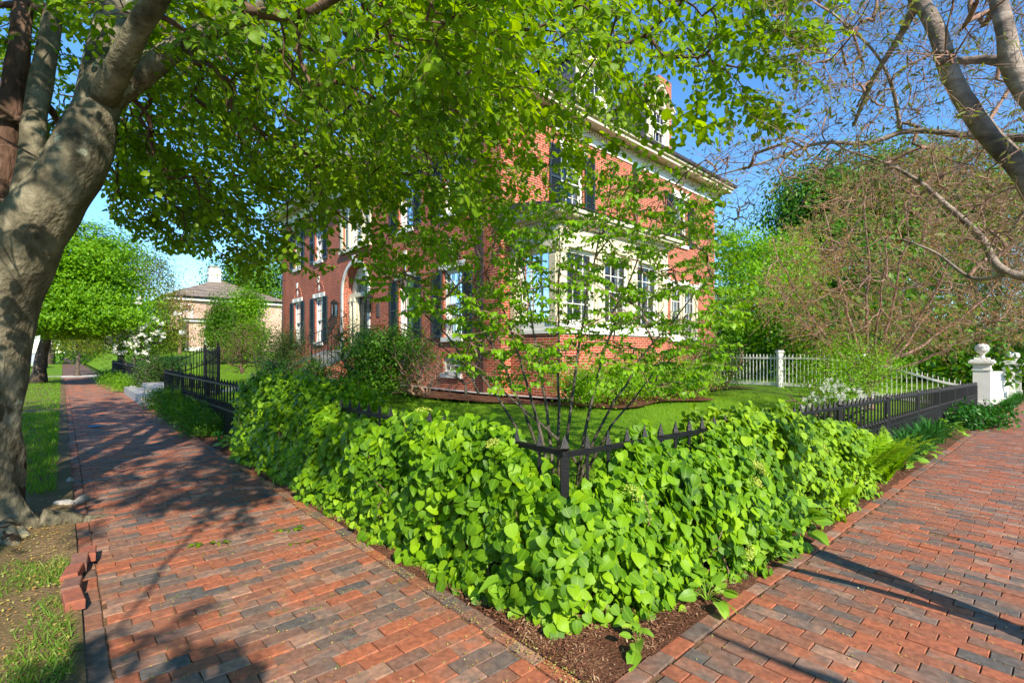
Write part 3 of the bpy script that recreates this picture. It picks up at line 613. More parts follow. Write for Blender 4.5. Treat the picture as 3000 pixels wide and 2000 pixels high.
# cornice all round
mb = MB(); mw = MB(); md = MB()
def ring(mbx, d0, d1, z0, z1):
    z0 += E0; z1 += E0
    mbx.box((-d1, -d1, z0), (LD+d1, -d0, z1)); mbx.box((-d1, LW+d0, z0), (LD+d1, LW+d1, z1)); mbx.box((-d1, -d0, z0), (-d0, LW+d0, z1)); mbx.box((LD+d0, -d0, z0), (LD+d1, LW+d0, z1))
ring(mw, 0, .03, ZF-.1, ZF+.1); ring(mw, .0, .05, ZF+.1, ZF+.15)
ring(mb, 0, .07, ZF+.15, ZF+.36); ring(mb, 0, .5, ZF+.36, ZF+.42); ring(mb, .42, .52, ZF+.30, ZF+.36); ring(mb, .40, .6, ZF+.42, ZF+.50)
x = 0.0
while x < LD-.05: mb.box((x, -.12, E0+ZF+.19), (x+.055, -.07, E0+ZF+.30)); x += .12
x = 0.0
while x < LW-.05: mb.box((-.12, x, E0+ZF+.19), (-.07, x+.055, E0+ZF+.30)); x += .12
mw.build('frieze', M['white'], house); mb.build('cornice', M['cream'], house); ring(md, .55, .68, ZF+.501, ZF+.60); md.build('gutter', M['darkmetal'], house)
# hipped roof with dormers
ez = E0+ZF+.50; ov = .6; sl = .68; hh = (LD/2+ov)*sl
mb = MB(); V = [(-ov,-ov,ez),(LD+ov,-ov,ez),(LD+ov,LW+ov,ez),(-ov,LW+ov,ez),(LD/2,LD/2,ez+hh),(LD/2,LW-LD/2,ez+hh)]
mb.add(V, [np.array([(0,1,4),(2,3,5)]), np.array([(1,2,5,4),(3,0,4,5)])]); roof = mb.build('roof', M['slate'], house)
MB().box((3.2, 8, ez+2), (4.3, 9.0, ez+6.2)).box((3.1, 7.9, ez+6.2), (4.4, 9.1, ez+6.4)).build('chimney', M['brick'], roof)
MB().box((9.6, 1.2, ez+.5), (10.6, 1.9, ez+4.4)).build('chimney', M['brick'], roof)
def dormer(fm, s, w_=1.55):
    y0 = -.30; z0 = ZF+.5+.3*sl+.32; ze = z0+1.62; zp = ze+.68; h = w_/2; dp = 3.2
    mb = MB(fm); mb.box((s-h, y0-.04, z0-.35), (s-h+.3, y0, ze)); mb.box((s+h-.3, y0-.04, z0-.35), (s+h, y0, ze)); mb.box((s-h+.3, y0-.04, ze-.14), (s+h-.3, y0, ze)); mb.box((s-h+.3, y0-.04, z0-.35), (s+h-.3, y0, z0+.02))
    mb.box((s-h-.12, y0-.04, ze), (s+h+.12, y0+.14, ze+.08)); mb.prism([(s-h, ze+.08), (s+h, ze+.08), (s, zp)], y0-.04, y0)
    for sg in (-1, 1):
        mb.prism([(s+sg*(h+.16), ze+.06), (s+sg*(h+.16), ze+.15), (s, zp+.17), (s, zp+.08)], y0-.04, y0+.18)
        mb.box((s+sg*(h-.15)-.07, y0, z0), (s+sg*(h-.15)+.07, y0+.04, ze-.001))
    o = mb.build('dormer', M['cream'], house)
    mb = MB(fm)
    for sg in (-1, 1): mb.add([(s+sg*h, y0-.041, z0-.3), (s+sg*h, y0-.041, ze), (s+sg*h, y0-dp, ze)], [np.array([(0,1,2)])])
    mb.build('dormer_cheek', M['slate'], o)
    mb = MB(fm)
    for sg in (-1, 1): mb.add([(s+sg*(h+.18), y0+.2, ze+.13), (s, y0+.2, zp+.20), (s, y0-dp-1.2, zp+.20), (s+sg*(h+.18), y0-dp, ze+.13)], [np.array([(0,1,2,3)])])
    mb.build('dormer_roof', M['slate'], o)
    sash_window(fm, s-.42, s+.42, z0+.02, ze-.14, house, dd=y0-.01, lintel=False, sill=False, curtain=False, fr=.05)
for s in (4.1, 8.05): dormer(fR(), s)
for s in (3.4, 8.45, 13.5): dormer(fL(), s)
# bay
bx0, bx1, bp = .32, 5.25, 1.66
mb = MB(fR()); 
bm = MB(fR()); bm.box((bx0, 0.001, -1.9), (bx1, bp, .44)); bm.build('bay_base', M['brick'], house)
mb = MB(fR()); mb.box((bx0-.04, .0, .44), (bx1+.04, bp+.05, .53)); mb.box((bx0-.01, 0, .53), (bx1+.01, bp+.01, .70)); mb.build('bay_sill', M['white'], house)
bay = MB(fR())
wins = [(.62, 1.72), (2.12, 3.22), (3.62, 4.78)]
posts_ = [bx0]+[x for w_ in wins for x in w_]+[bx1]
for i in range(0, len(posts_), 2):
    a, b_ = posts_[i], posts_[i+1]; bay.box((a, bp-.28, .70), (b_, bp, 2.5))
    c = (a+b_)/2; hw = min(.13, (b_-a)/2-.03); bay.box((c-hw, bp, .82), (c+hw, bp+.035, 2.36)); bay.box((c-hw-.02, bp, .70), (c+hw+.02, bp+.05, .82)); bay.box((c-hw-.025, bp, 2.36), (c+hw+.025, bp+.055, 2.5))
bay.box((bx0, 0, .70), (bx0+.28, .27, 2.5)); bay.box((bx0, 1.36, .70), (bx0+.279, bp-.281, 2.5)); bay.box((bx1-.28, 0, .70), (bx1, bp-.281, 2.5))
bay.box((bx0, 0, 2.5), (bx1, bp, 3.02)); bay.box((bx0-.03, 0, 2.501), (bx1+.03, bp+.04, 2.58)); bay.box((bx0-.05, 0, 3.02), (bx1+.05, bp+.07, 3.12)); 
for k, (dd, z0, z1) in enumerate(((.16, 3.12, 3.18), (.32, 3.18, 3.24), (.38, 3.24, 3.34))): bay.box((bx0-dd, .0, z0), (bx1+dd, bp+dd, z1))
x = bx0-.05
while x < bx1: bay.box((x, bp+.07, 3.03), (x+.04, bp+.11, 3.11)); x += .085
x = .05
while x < bp: bay.box((bx0-.09, x, 3.03), (bx0-.05, x+.04, 3.11)); x += .085
bay.build('bay', M['cream'], house)
# fluted pilasters on the shaded side of the bay
mb = MB(fR())
for y0, y1 in ((.03, .24), (1.39, 1.62)):
    mb = MB(fR())
    mb.box((bx0-.02, y0, .82), (bx0, y1, 2.36)); k = y0+.012
    while k < y1-.02: mb.box((bx0-.04, k, .86), (bx0-.02, k+.018, 2.3)); k += .036
    mb.box((bx0-.05, y0-.02, .70), (bx0, y1+.02, .82)); mb.box((bx0-.05, y0-.02, 2.36), (bx0, y1+.02, 2.5)); mb.build('pilaster', M['cream'], house)

mb = MB(fR()); mb.add([(bx0-.42, 0.01, 3.72), (bx0-.42, bp+.42, 3.36), (bx1+.42, bp+.42, 3.36), (bx1+.42, .01, 3.72), (bx0-.42, 0.01, 3.34), (bx0-.42, bp+.42, 3.34), (bx1+.42, bp+.42, 3.34), (bx1+.42, .01, 3.34)], [np.array([(0,1,2,3),(0,4,5,1),(1,5,6,2),(2,6,7,3)])])
mb.build('bay_roof', M['darkmetal'], house)
for s0, s1 in wins: sash_window(fR(-bp+.0), s0, s1, .70, 2.5, house, cols=3, rows=2, dd=-.1, lintel=False, sill=False)
sash_window(fL(bx0), -1.36, -.27, .70, 2.5, house, cols=3, rows=2, dd=-.1, lintel=False, sill=False)
def pipe(fm, s, z0, z1, parent, head=True):
    mb = MB(fm); mb.box((s-.05, .03, z0), (s+.05, .12, z1-.2)); z = z0+1
    while z < z1-.5: mb.box((s-.075, .0, z), (s+.075, .13, z+.05)); z += 1.9
    o = mb.build('downpipe', M['copper'], parent)
    if head: MB(fm).prism([(s-.06, z1-.26), (s+.06, z1-.26), (s+.13, z1-.1), (s+.13, z1+.06), (s-.13, z1+.06), (s-.13, z1-.1)], .01, .2).build('hopper_head', M['verdigris'], o)
    return o
pipe(fR(), 5.98, 3.3, 6.2, house); pipe(fL(), .62, -1.2, 6.2, house); pipe(fL(), 16.6, -1.2, 6.2, house)
MB(fR()).tube([(-.02, .15, 3.1), (.1, .25, 3.3), (.2, .5, 3.35)], .035, 6).build('downpipe', M['copper'], house)
# cream side wing at the far end of the front
wg = MB(); wg.box((2.2, LW+.02, 0), (7, LW+5.2, E0+3.0)); 
for k, (dd, z0, z1) in enumerate(((.06, 2.75, 2.85), (.2, 2.95, 3.02), (.34, 3.02, 3.12))): wg.box((2.2-dd, LW+.03, E0+z0), (7+dd, LW+5.2+dd, E0+z1))
wing = wg.build('side_wing', simple('green_grey_paint', (.44, .47, .34), .5, (.38, .41, .30), 3), house)
mb = MB(); zt = E0+3.12
for x0, y0, x1, y1 in ((1.9, LW+.1, 1.9, LW+5.5), (1.9, LW+5.5, 7, LW+5.5)):
    mb.beam((x0, y0, zt+.06), (x1, y1, zt+.06), .1, .12); mb.beam((x0, y0, zt+.74), (x1, y1, zt+.74), .12, .1); L_ = math.hypot(x1-x0, y1-y0); n = int(L_/1.3)
    for k in range(n+1):
        t = k/n; x, y = x0+(x1-x0)*t, y0+(y1-y0)*t; mb.box((x-.1, y-.1, zt), (x+.1, y+.1, zt+.8))
        if k < n:
            t2 = (k+1)/n; xb, yb = x0+(x1-x0)*t2, y0+(y1-y0)*t2; 
            for q in range(4):
                for (za, zb) in ((.12, .4), (.4, .12), (.4, .68), (.68, .4)):
                    f0, f1 = (q+.25)/4.5+.05, (q+1)/4.5+.05
                    mb.beam((x+(xb-x)*f0, y+(yb-y)*f0, zt+za), (x+(xb-x)*f1, y+(yb-y)*f1, zt+zb), .03)
mb.build('balustrade', M['cream'], wing)
for s in (LW+.7, LW+2.1, LW+3.5):
    sash_window(fL(2.2), s, s+.95, .05, 2.1, house, cols=3, rows=2, dd=.04, lintel=False, curtain=False, sill=False, frame_m='cream')
# front steps with railings
mb = MB(fL()); 
for k in range(5): mb.box((7.05, .0, -1.3), (9.65, .6+.29*(5-k), -1.016+.2*(k+1)))
mb.build('front_steps', M['granite'], house)
mb = MB(fL()); mc = MB(fL())
for s in (6.8, 9.65):
    mb.add([(s, 0, -1.3), (s+.26, 0, -1.3), (s+.26, 2.25, -1.3), (s, 2.25, -1.3), (s, 0, .0), (s+.26, 0, .0), (s+.26, .6, .0), (s, .6, .0), (s+.26, 2.25, -.72), (s, 2.25, -.72)],
           [np.array([(4,5,6,7),(7,6,8,9),(9,8,2,3)]), np.array([(0,3,9,7,4),(1,5,6,8,2)])])
    mc.add([(s-.03, 0, .06), (s+.29, 0, .06), (s+.29, .62, .06), (s-.03, .62, .06), (s+.29, 2.3, -.66), (s-.03, 2.3, -.66), (s-.03, 0, .0), (s+.29, 0, .0), (s+.29, .6, .0), (s-.03, .6, .0), (s+.29, 2.3, -.74), (s-.03, 2.3, -.74)],
           [np.array([(0,1,2,3),(3,2,4,5),(5,4,10,11),(0,3,9,6),(3,5,11,9),(1,7,8,2),(2,8,10,4)])])
mb.build('cheek_wall', M['brick'], house); mc.build('coping', M['bluestone'], house)
for s in (6.93, 9.78):
    mb = MB(fL()); pts = [(s, .1, .92), (s, .6, .92), (s, 2.2, .20)]
    mb.beam(pts[0], pts[1], .03); mb.beam(pts[1], pts[2], .03)
    for k in range(17):
        d = .12+k*.13; zt = .92 if d < .6 else .92-(d-.6)*.45; zb = .06 if d < .6 else .06-(d-.6)*.43; mb.beam((s, d, zb), (s, d, zt), .035 if k == 16 else .016)
    mb.build('handrail', M['iron'], house)

# ------------------------------------------------------------------ iron fences
def picket(mb, x, y, z0, h, w=.019, sp_=.12, col_=True):
    mb.box((x-w/2, y-w/2, z0), (x+w/2, y+w/2, z0+h-sp_))
    c = z0+h-sp_
    if col_: mb.box((x-w*.85, y-w*.85, c-.022), (x+w*.85, y+w*.85, c-.008))
    q = w*1.05
    mb.add([(x-w*.45,y-w*.45,c),(x+w*.45,y-w*.45,c),(x+w*.45,y+w*.45,c),(x-w*.45,y+w*.45,c),(x-q,y-q,c+.022),(x+q,y-q,c+.022),(x+q,y+q,c+.022),(x-q,y+q,c+.022),(x,y,c+sp_)],
           [np.array([(0,1,5,4),(1,2,6,5),(2,3,7,6),(3,0,4,7)]), np.array([(4,5,8),(5,6,8),(6,7,8),(7,4,8)])])
def gate_post(mb, x, y, z0, h, w=.05):
    mb.box((x-w/2, y-w/2, z0-.15), (x+w/2, y+w/2, z0+h-.13)); mb.box((x-w*.3, y-w*.3, z0+h-.13), (x+w*.3, y+w*.3, z0+h-.11)); picket(mb, x, y, z0+h-.12, .12, .026, .10, False)
def iron_fence(name, label, line, s0, n, sec, fz, both_ends=True, first_post=True):
    """line(s) -> x, y; n sections of length sec"""
    x, y = line(s0+n*sec/2); root = thing(name, (x, y, fz(s0)), label, 'fence'); rx, ry, rz = root.location
    for k in range(n+1):
        if k == 0 and not first_post: continue
        x, y = line(s0+k*sec); mb = MB(); gate_post(mb, x-rx, y-ry, fz(s0+k*sec)-rz, 1.045); mb.build('post', M['iron'], root)
    for k in range(n):
        a, b_ = s0+k*sec, s0+(k+1)*sec; mb = MB(); p, q = line(a), line(b_); za, zb = fz(a)-rz, fz(b_)-rz
        m_ = 13
        for i in range(1, m_):
            s = a+(b_-a)*i/m_; x, y = line(s); picket(mb, x-rx, y-ry, fz(s)-rz+.04, 1.0)
        for i in range(m_):
            s = a+(b_-a)*(i+.5)/m_; x, y = line(s); picket(mb, x-rx, y-ry, fz(s)-rz+.04, .58, .013, .08, False)
        mb.build('picket_panel', M['iron'], root)
        mb = MB()
        for z, h in ((.925, .032), (.475, .03), (.065, .032)): mb.beam((p[0]-rx, p[1]-ry, za+z), (q[0]-rx, q[1]-ry, zb+z), .036, h)
        mb.build('rail', M['iron'], root)
    return root
SEC = 2.77
iron_fence('iron_fence', 'black iron spear fence running back along the right hand pavement to the white gatepost', lambda s: XY(s, 0), 0, 8, 2.737, lambda s: float(pave(s, 0))+.02)
iron_fence('iron_fence', 'black iron spear fence from the corner along the left pavement to the granite steps', lambda s: XY(0, s), 1.45, 5, SEC, lambda s: .02, True, True)
# short first length beside the corner post belongs to the same run
lf = [o for o in bpy.data.objects if o.name.startswith('iron_fence') and 'left pavement' in o.get('label', '')][0]
mb = MB(); lx, ly, lz = lf.location
for i in range(1, 7):
    x, y = XY(0, 1.45*i/7); picket(mb, x-lx, y-ly, .04, 1.0)
    x, y = XY(0, 1.45*(i-.5)/7); picket(mb, x-lx, y-ly, .04, .58, .013, .08, False)
mb.build('picket_panel', M['iron'], lf); mb = MB(); p, q = XY(0, 0), XY(0, 1.45)
for z in (.925, .475, .065): mb.beam((p[0]-lx, p[1]-ly, z), (q[0]-lx, q[1]-ly, z), .036, .032)
mb.build('rail', M['iron'], lf)
iron_fence('iron_fence', 'low black iron fence beyond the granite steps on the left pavement', lambda s: XY(0, s), 21.4, 5, SEC, lambda s: .02)
# curved wings sweeping up to the garden gate
def wing_(label, b0, sg):
    x0, y0 = XY(0, b0); root = thing('gate_wing_fence', (x0, y0, .1), label, 'fence'); rx, ry, rz = root.location
    pts = []; n = 16
    for i in range(n+1):
        t = i/n*math.pi/2; a = 1.75*math.sin(t); b_ = b0+sg*2.0*(1-math.cos(t)); x, y = XY(a, b_); h = 1.0+.58*sstep(i/n)
        pts.append((x-rx, y-ry, zg(x, y)-rz if a > .05 else 0., h))
    mb = MB()
    for i, (x, y, z, h) in enumerate(pts[1:-1]): picket(mb, x, y, z+.02, h+.06, .018)
    mb.build('picket_panel', M['iron'], root); mb = MB()
    mb.tube([(x, y, z+h-.10) for x, y, z, h in pts], .019, 6); mb.tube([(x, y, z+.1) for x, y, z, h in pts], .018, 6); mb.tube([(x, y, z+.5) for x, y, z, h in pts], .013, 6); mb.build('rail', M['iron'], root)
    x, y, z, h = pts[-1]; mb = MB(); gate_post(mb, x, y, z, h+.16, .07); mb.build('post', M['iron'], root)
    return (x+rx, y+ry, z+rz)
g1 = wing_('near curved iron wing sweeping up from the granite steps to the garden gate', 15.3, 1)
g2 = wing_('far curved iron wing sweeping down from the garden gate to the low fence', 21.4, -1)
gt = thing('iron_gate', (g1[0], g1[1], g1[2]), 'tall black iron garden gate between the two curved wings above the steps', 'gate')
mb = MB(); d = np.array(g2)-np.array(g1)
for i in range(1, 12):
    p = d*i/12; h = 1.58-.12*math.sin(math.pi*i/12); picket(mb, p[0], p[1], .04+p[2], h, .018)
mb.build('picket_panel', M['iron'], gt); mb = MB()
for zz in (.12, .7, 1.35): mb.beam((0, 0, zz), (d[0], d[1], zz+d[2]), .03)
mb.build('rail', M['iron'], gt)
# granite steps up to the gate
def slab(name, a0, a1, b0, b1, z0, z1, label, group=None):
    xs = [XY(a, b_) for a, b_ in ((a0, b0), (a1, b0), (a1, b1), (a0, b1))]; cx, cy = np.mean(xs, axis=0); e = .012
    rt = MB(); v = []
    for z, ins in ((z0, 0), (z1-e, 0), (z1, e)):
        for x, y in xs: v.append((x-cx-np.sign(x-cx)*ins, y-cy-np.sign(y-cy)*ins, z))
    f = [(i, (i+1) % 4, (i+1) % 4+4, i+4) for i in range(4)]+[(i+4, (i+1) % 4+4, (i+1) % 4+8, i+8) for i in range(4)]+[(8, 9, 10, 11)]
    rt.add(v, [np.array(f)]); o = rt.build(name, M['granite']); o.location = (cx, cy, 0); return tag(o, label, 'step', group)
slab('granite_step', -.52, -.09, 15.75, 21.0, -.05, .25, 'lower pale granite step beside the left pavement')
slab('granite_step', -.09, .5, 15.85, 20.9, -.05, .44, 'upper pale granite step below the iron garden gate')
#@@VEG@@
# ------------------------------------------------------------------ branching
class Grow:
    """a branch skeleton that reaches for target points"""
    def __init__(s, rs): s.P = []; s.par = []; s.T = []; s.len = []; s.ch = []; s.rs = rs; s.r0 = []
    def seed(s, pts, rad, parent=-1):
        pts = np.asarray(pts, float); ids = []
        for i, p in enumerate(pts):
            s.P.append(p); s.par.append(parent if i == 0 else len(s.P)-2)
            d = pts[min(i+1, len(pts)-1)]-pts[max(i-1, 0)]; s.T.append(d/(np.linalg.norm(d)+1e-9)); s.len.append(0. if parent < 0 else s.len[parent]); s.r0.append(rad[i] if np.ndim(rad) else rad); ids.append(len(s.P)-1)
        return ids
    def run(s, targets, step=.25, wob=.05, droop=.0, pl=.25, minr=0.):
        tg = np.asarray(targets, float); P = np.array(s.P); d0 = np.full(len(tg), 1e9)
        for k in range(0, len(tg), 256): d0[k:k+256] = np.linalg.norm(tg[k:k+256, None]-P[None], axis=-1).min(1)
        cap = len(P)+len(tg)*60; buf = np.zeros((cap, 3)); buf[:len(P)] = P; LN = np.zeros(cap); LN[:len(P)] = s.len; n = len(P); s.tips = [None]*len(tg)
        for i in np.argsort(d0):
            t = tg[i]; dv = t-buf[:n]; dd = np.sqrt((dv**2).sum(1)); cost = dd+pl*LN[:n]
            j = int(np.argmin(cost)); p = buf[j]; L_ = dd[j]; m = max(2, int(L_/step)+1); m = min(m, 40)
            tj = s.T[j]; dirv = dv[j]/(L_+1e-9)
            if tj@dirv < -.2: tj = dirv
            c1 = p+(tj*.5+dirv*.5)*L_*.35; c2 = t-(dirv*.8+np.array([0, 0, -droop]))*L_*.3
            u = np.arange(1, m+1)[:, None]/m
            Q = (1-u)**3*p+3*(1-u)**2*u*c1+3*(1-u)*u*u*c2+u**3*t
            Q[:-1] += s.rs.randn(m-1, 3)*wob*min(L_, .8)*.5
            ids = [j]; 
            for q in range(m):
                buf[n] = Q[q]; s.par.append(ids[-1]); s.r0.append(0); prev = buf[ids[-1]]; tt = Q[q]-prev; s.T.append(tt/(np.linalg.norm(tt)+1e-9)); LN[n] = LN[ids[-1]]+np.linalg.norm(tt)
                ids.append(n); n += 1
            s.ch.append(ids); s.tips[i] = ids[-1]
        s.buf = buf[:n]; s.n = n
    def mesh(s, mb, tip=.004, expo=.46, maxr=1., sides=(3, 5)):
        cnt = np.zeros(s.n); 
        for c in s.ch: cnt[c[-1]] += 1
        for i in range(s.n-1, -1, -1):
            if s.par[i] >= 0: cnt[s.par[i]] += cnt[i]
        # parents always precede children except seeds, fine
        r = np.minimum(tip*np.maximum(cnt, 1)**expo, maxr); s.r = r
        for c in s.ch:
            pts = s.buf[c]; rr = r[c].copy(); rr[0] = rr[1] if len(rr) > 1 else rr[0]; rr[-1] *= .5
            mb.tube(pts, rr, sides[1] if rr[0] > .012 else sides[0], False)
def tubes_for(mb, pts, rad, n=10, amp=.03, fr=3.):
    """a limb with a slightly lumpy surface"""
    P = np.array(pts, float); K = len(P); t = np.linspace(0, K-1, K*5); i0 = np.clip(t.astype(int), 0, K-2); f = (t-i0)[:, None]
    def cr(A): # Catmull-Rom
        A = np.asarray(A, float).reshape(K, -1); a = A[np.clip(i0-1, 0, K-1)]; b_ = A[i0]; c = A[i0+1]; d = A[np.clip(i0+2, 0, K-1)]
        return .5*((2*b_)+(-a+c)*f+(2*a-5*b_+4*c-d)*f**2+(-a+3*b_-3*c+d)*f**3)
    Q = cr(P); R = cr(np.asarray(rad))[:, 0]
    T = norm(np.gradient(Q, axis=0)); ref = np.array([0, 1., 0]) if abs(T[:, 1]).mean() < .7 else np.array([1., 0, 0]); X = norm(np.cross(T, ref)); Y = np.cross(T, X); a = np.arange(n)*2*math.pi/n
    D = np.cos(a)[None, :, None]*X[:, None]+np.sin(a)[None, :, None]*Y[:, None]; V = Q[:, None]+R[:, None, None]*D
    for i in range(V.shape[0]):
        for j in range(n):
            p = V[i, j]; k = mn.noise(Vector(p*fr))*1.0+.5*mn.noise(Vector(p*fr*2.7)); V[i, j] += D[i, j]*R[i]*amp*k*3
    i = np.arange(V.shape[0]-1)[:, None]*n; j = np.arange(n)[None]; k = (j+1) % n
    mb.add(V.reshape(-1, 3), [np.stack([i+j, i+k, i+n+k, i+n+j], -1).reshape(-1, 4), np.arange(n)[None, ::-1], (np.arange(n)+(V.shape[0]-1)*n)[None]])
def inpoly(x, y, poly):
    c = np.zeros(len(x), bool); n = len(poly); j = n-1
    for i in range(n):
        xi, yi = poly[i]; xj, yj = poly[j]
        c ^= ((yi > y) != (yj > y)) & (x < (xj-xi)*(y-yi)/(yj-yi+1e-12)+xi); j = i
    return c
def proj(P): # -> 2352 px coordinates
    P = np.asarray(P); y = np.maximum(P[:, 1], 1e-3)
    return (1500+F*P[:, 0]/y)*.784, (1030-F*(P[:, 2]-CAMH)/y)*.784
def sprays(base, d, length, rs, nl=9, side=True, size=.07, flat=.35, droop=.25, jitter=.3):
    """twigs with alternate leaves; returns twig paths and leaf arrays"""
    tw = []; LP = []; LD_ = []; LN_ = []; LS = []
    for b_, dd, L_ in zip(base, d, length):
        dd = dd/np.linalg.norm(dd); up = np.array([0, 0, 1.])+rs.randn(3)*flat; s_ = np.cross(dd, up); s_ /= np.linalg.norm(s_); nn = np.cross(s_, dd)
        def one(p0, dv, ln, n_):
            u = np.linspace(0, 1, 6)[:, None]; path = p0+dv*ln*u+np.array([0, 0, -1])*droop*ln*u**2+rs.randn(6, 3)*.015*ln*(u > 0); tw.append(path)
            t = (np.arange(n_)+.6)/n_; i = np.minimum((t*5).astype(int), 4); f = (t*5-i)[:, None]; P = path[i]*(1-f)+path[i+1]*f
            sg = np.where(np.arange(n_) % 2 == 0, 1., -1.)[:, None]; fwd = norm(path[i+1]-path[i])
            D = norm(fwd*.65+sg*np.cross(fwd, nn)*.85+rs.randn(n_, 3)*.22+np.array([0, 0, -.12])); D[-1] = fwd[-1]
            LP.append(P); LD_.append(D); LN_.append(nn+rs.randn(n_, 3)*jitter); LS.append(size*(.72+.5*rs.rand(n_))*(1-.25*t))
        one(b_, dd, L_, nl)
        if side:
            for sg, t0 in ((1, .25), (-1, .45), (1, .62)):
                one(b_+dd*L_*t0+np.array([0, 0, -droop*L_*t0**2]), norm(dd*.7+sg*s_*.75+rs.randn(3)*.12), L_*rs.uniform(.35, .55), max(3, nl//2))
    return tw, np.concatenate(LP), np.concatenate(LD_), np.concatenate(LN_), np.concatenate(LS)

# ------------------------------------------------------------------ the beech on the verge
def px3(px, py, depth): return (px-1500)/F*depth, depth, CAMH+(1030-py)/F*depth
rs = np.random.RandomState(11)
beech = thing('beech_tree', (-4.25, 4.1, 0), 'huge grey barked beech leaning over the left pavement with leafy boughs across the top', 'tree')
bo = np.array([-4.25, 4.1, 0])
def loc(p, o): return np.asarray(p, float)-o
main = [(-70, 1600, 4.1, .50), (-66, 1500, 4.1, .45), (-60, 1275, 4.1, .425), (-48, 1120, 4.1, .42), (-38, 1020, 4.1, .42), (-18, 893, 4.1, .43), (44, 765, 4.1, .425), (122, 638, 4.12, .405), (204, 510, 4.15, .365), (262, 383, 4.2, .30), (298, 255, 4.3, .25), (322, 128, 4.4, .235), (345, 0, 4.5, .22), (372, -160, 4.6, .19), (395, -330, 4.7, .15), (400, -520, 4.7, .11)]
mpts = [px3(a, b_, c) for a, b_, c, r in main]; mpts[0] = (mpts[0][0], mpts[0][1], -.25); mrad = [m_[3]*.64 for m_ in main]
def bole(mb, pts, rad, n=64, rings=150):
    P = np.array(pts, float); K = len(P); t = np.linspace(0, K-1.001, rings); i0 = t.astype(int); f = (t-i0)[:, None]
    def cr(A):
        A = np.asarray(A, float).reshape(K, -1); a = A[np.clip(i0-1, 0, K-1)]; b_ = A[i0]; c = A[i0+1]; d = A[np.clip(i0+2, 0, K-1)]
        return .5*((2*b_)+(-a+c)*f+(2*a-5*b_+4*c-d)*f**2+(-a+3*b_-3*c+d)*f**3)
    Q = cr(P); R = cr(rad)[:, 0]; a = np.arange(n)*2*math.pi/n; V = np.zeros((rings, n, 3))
    for i in range(rings):
        z = Q[i, 2]; low = 1-sstep((z-.2)/1.9)
        fold = 0.5+.5*np.sin(a*5+1.2*math.sin(z*1.1)+.9+.35*z); rr = R[i]*(1-.11*low*fold**3-.045*np.clip(1-z/4.5, 0, 1)*(.5+.5*np.sin(a*3-.6*z+2))**2)
        fl = math.exp(-max(z, 0)/.16); rr = rr*(1+fl*(.42+.5*np.maximum(0, np.sin(a*5+.6))**2))
        for j in range(n):
            d = np.array([math.cos(a[j]), math.sin(a[j]), 0]); p = Q[i]+d*rr[j]
            k = mn.noise(Vector(p*2.2))*.04-.05*max(0., mn.noise(Vector((p[0]*5+9, p[1]*5, p[2]*1.6)))-.12)*(.3+2.2*float(low))+mn.noise(Vector((p[0]*7, p[1]*7, p[2]*3)))*.016*(1+2*float(low))+(mn.noise(Vector((p[0]*24, p[1]*24, p[2]*9)))*.010)*float(low)
            V[i, j] = p+d*k*.9
    i = np.arange(rings-1)[:, None]*n; j = np.arange(n)[None]; k = (j+1) % n
    mb.add(V.reshape(-1, 3), [np.stack([i+j, i+k, i+n+k, i+n+j], -1).reshape(-1, 4)])
mb = MB(); bole(mb, loc(mpts, bo), mrad)
def rootp(path, rad, mb=mb): tubes_for(mb, loc(path, bo), rad, 10, .07, 5)
rootp([(-4.2, 4.0, .10), (-3.95, 3.95, .0), (-3.75, 3.88, -.015), (-3.55, 3.9, -.05)], [.09, .055, .04, .02]); rootp([(-4.1, 4.2, .10), (-3.9, 4.45, .0), (-3.82, 4.75, -.05)], [.09, .05, .03]); rootp([(-4.3, 3.9, .1), (-4.12, 3.62, .0), (-4.0, 3.4, -.05)], [.09, .055, .03]); rootp([(-4.15, 3.95, .1), (-3.85, 3.75, .0), (-3.65, 3.5, -.04)], [.08, .045, .025])
mb.build('trunk', M['beechbark'], beech, True)
limbs = [  # px, py, depth, radius
    [(285, 330, 4.25, .17), (330, 282, 4.3, .155), (420, 215, 4.3, .14), (520, 140, 4.3, .125), (610, 90, 4.25, .11), (760, 30, 4.2, .09), (950, -60, 4.2, .07), (1200, -190, 4.3, .05), (1480, -260, 4.4, .03)],
    [(345, 20, 4.5, .18), (470, -120, 4.9, .12), (680, -260, 5.4, .09), (950, -420, 5.8, .06), (1300, -560, 6.2, .035)],
    [(300, 290, 4.2, .15), (420, 60, 3.7, .11), (640, -260, 3.2, .08), (1000, -560, 2.9, .055), (1500, -900, 2.9, .03)],
    [(350, 0, 4.5, .15), (420, -60, 5.6, .1), (520, -60, 7.0, .07), (640, 40, 8.6, .045)],
    [(330, 200, 4.4, .12), (560, 150, 5.4, .08), (800, 170, 6.4, .055), (1000, 230, 7.2, .03)],
    [(372, -160, 4.6, .14), (300, -500, 3.9, .09), (200, -1100, 3.0, .05)],
    [(60, 720, 4.2, .22), (75, 600, 4.45, .17), (92, 480, 4.6, .14), (100, 360, 4.7, .13), (120, 240, 4.8, .125), (150, 80, 4.9, .11), (190, -150, 5.0, .08), (180, -400, 5.1, .05)],
]
mb = MB(); G = Grow(rs); G.seed(loc(mpts[8:], bo), mrad[8:])
for L_ in limbs:
    pts = loc([px3(a, b_, c) for a, b_, c, r in L_], bo); tubes_for(mb, pts, [q[3]*.72 for q in L_], 14, .04, 4)
    K = len(pts); t = np.linspace(0, K-1, K*3); i0 = np.clip(t.astype(int), 0, K-2); f = (t-i0)[:, None]; G.seed(pts[i0]*(1-f)+pts[i0+1]*f, .05)
mb.build('limb', M['beechbark'], beech, True)
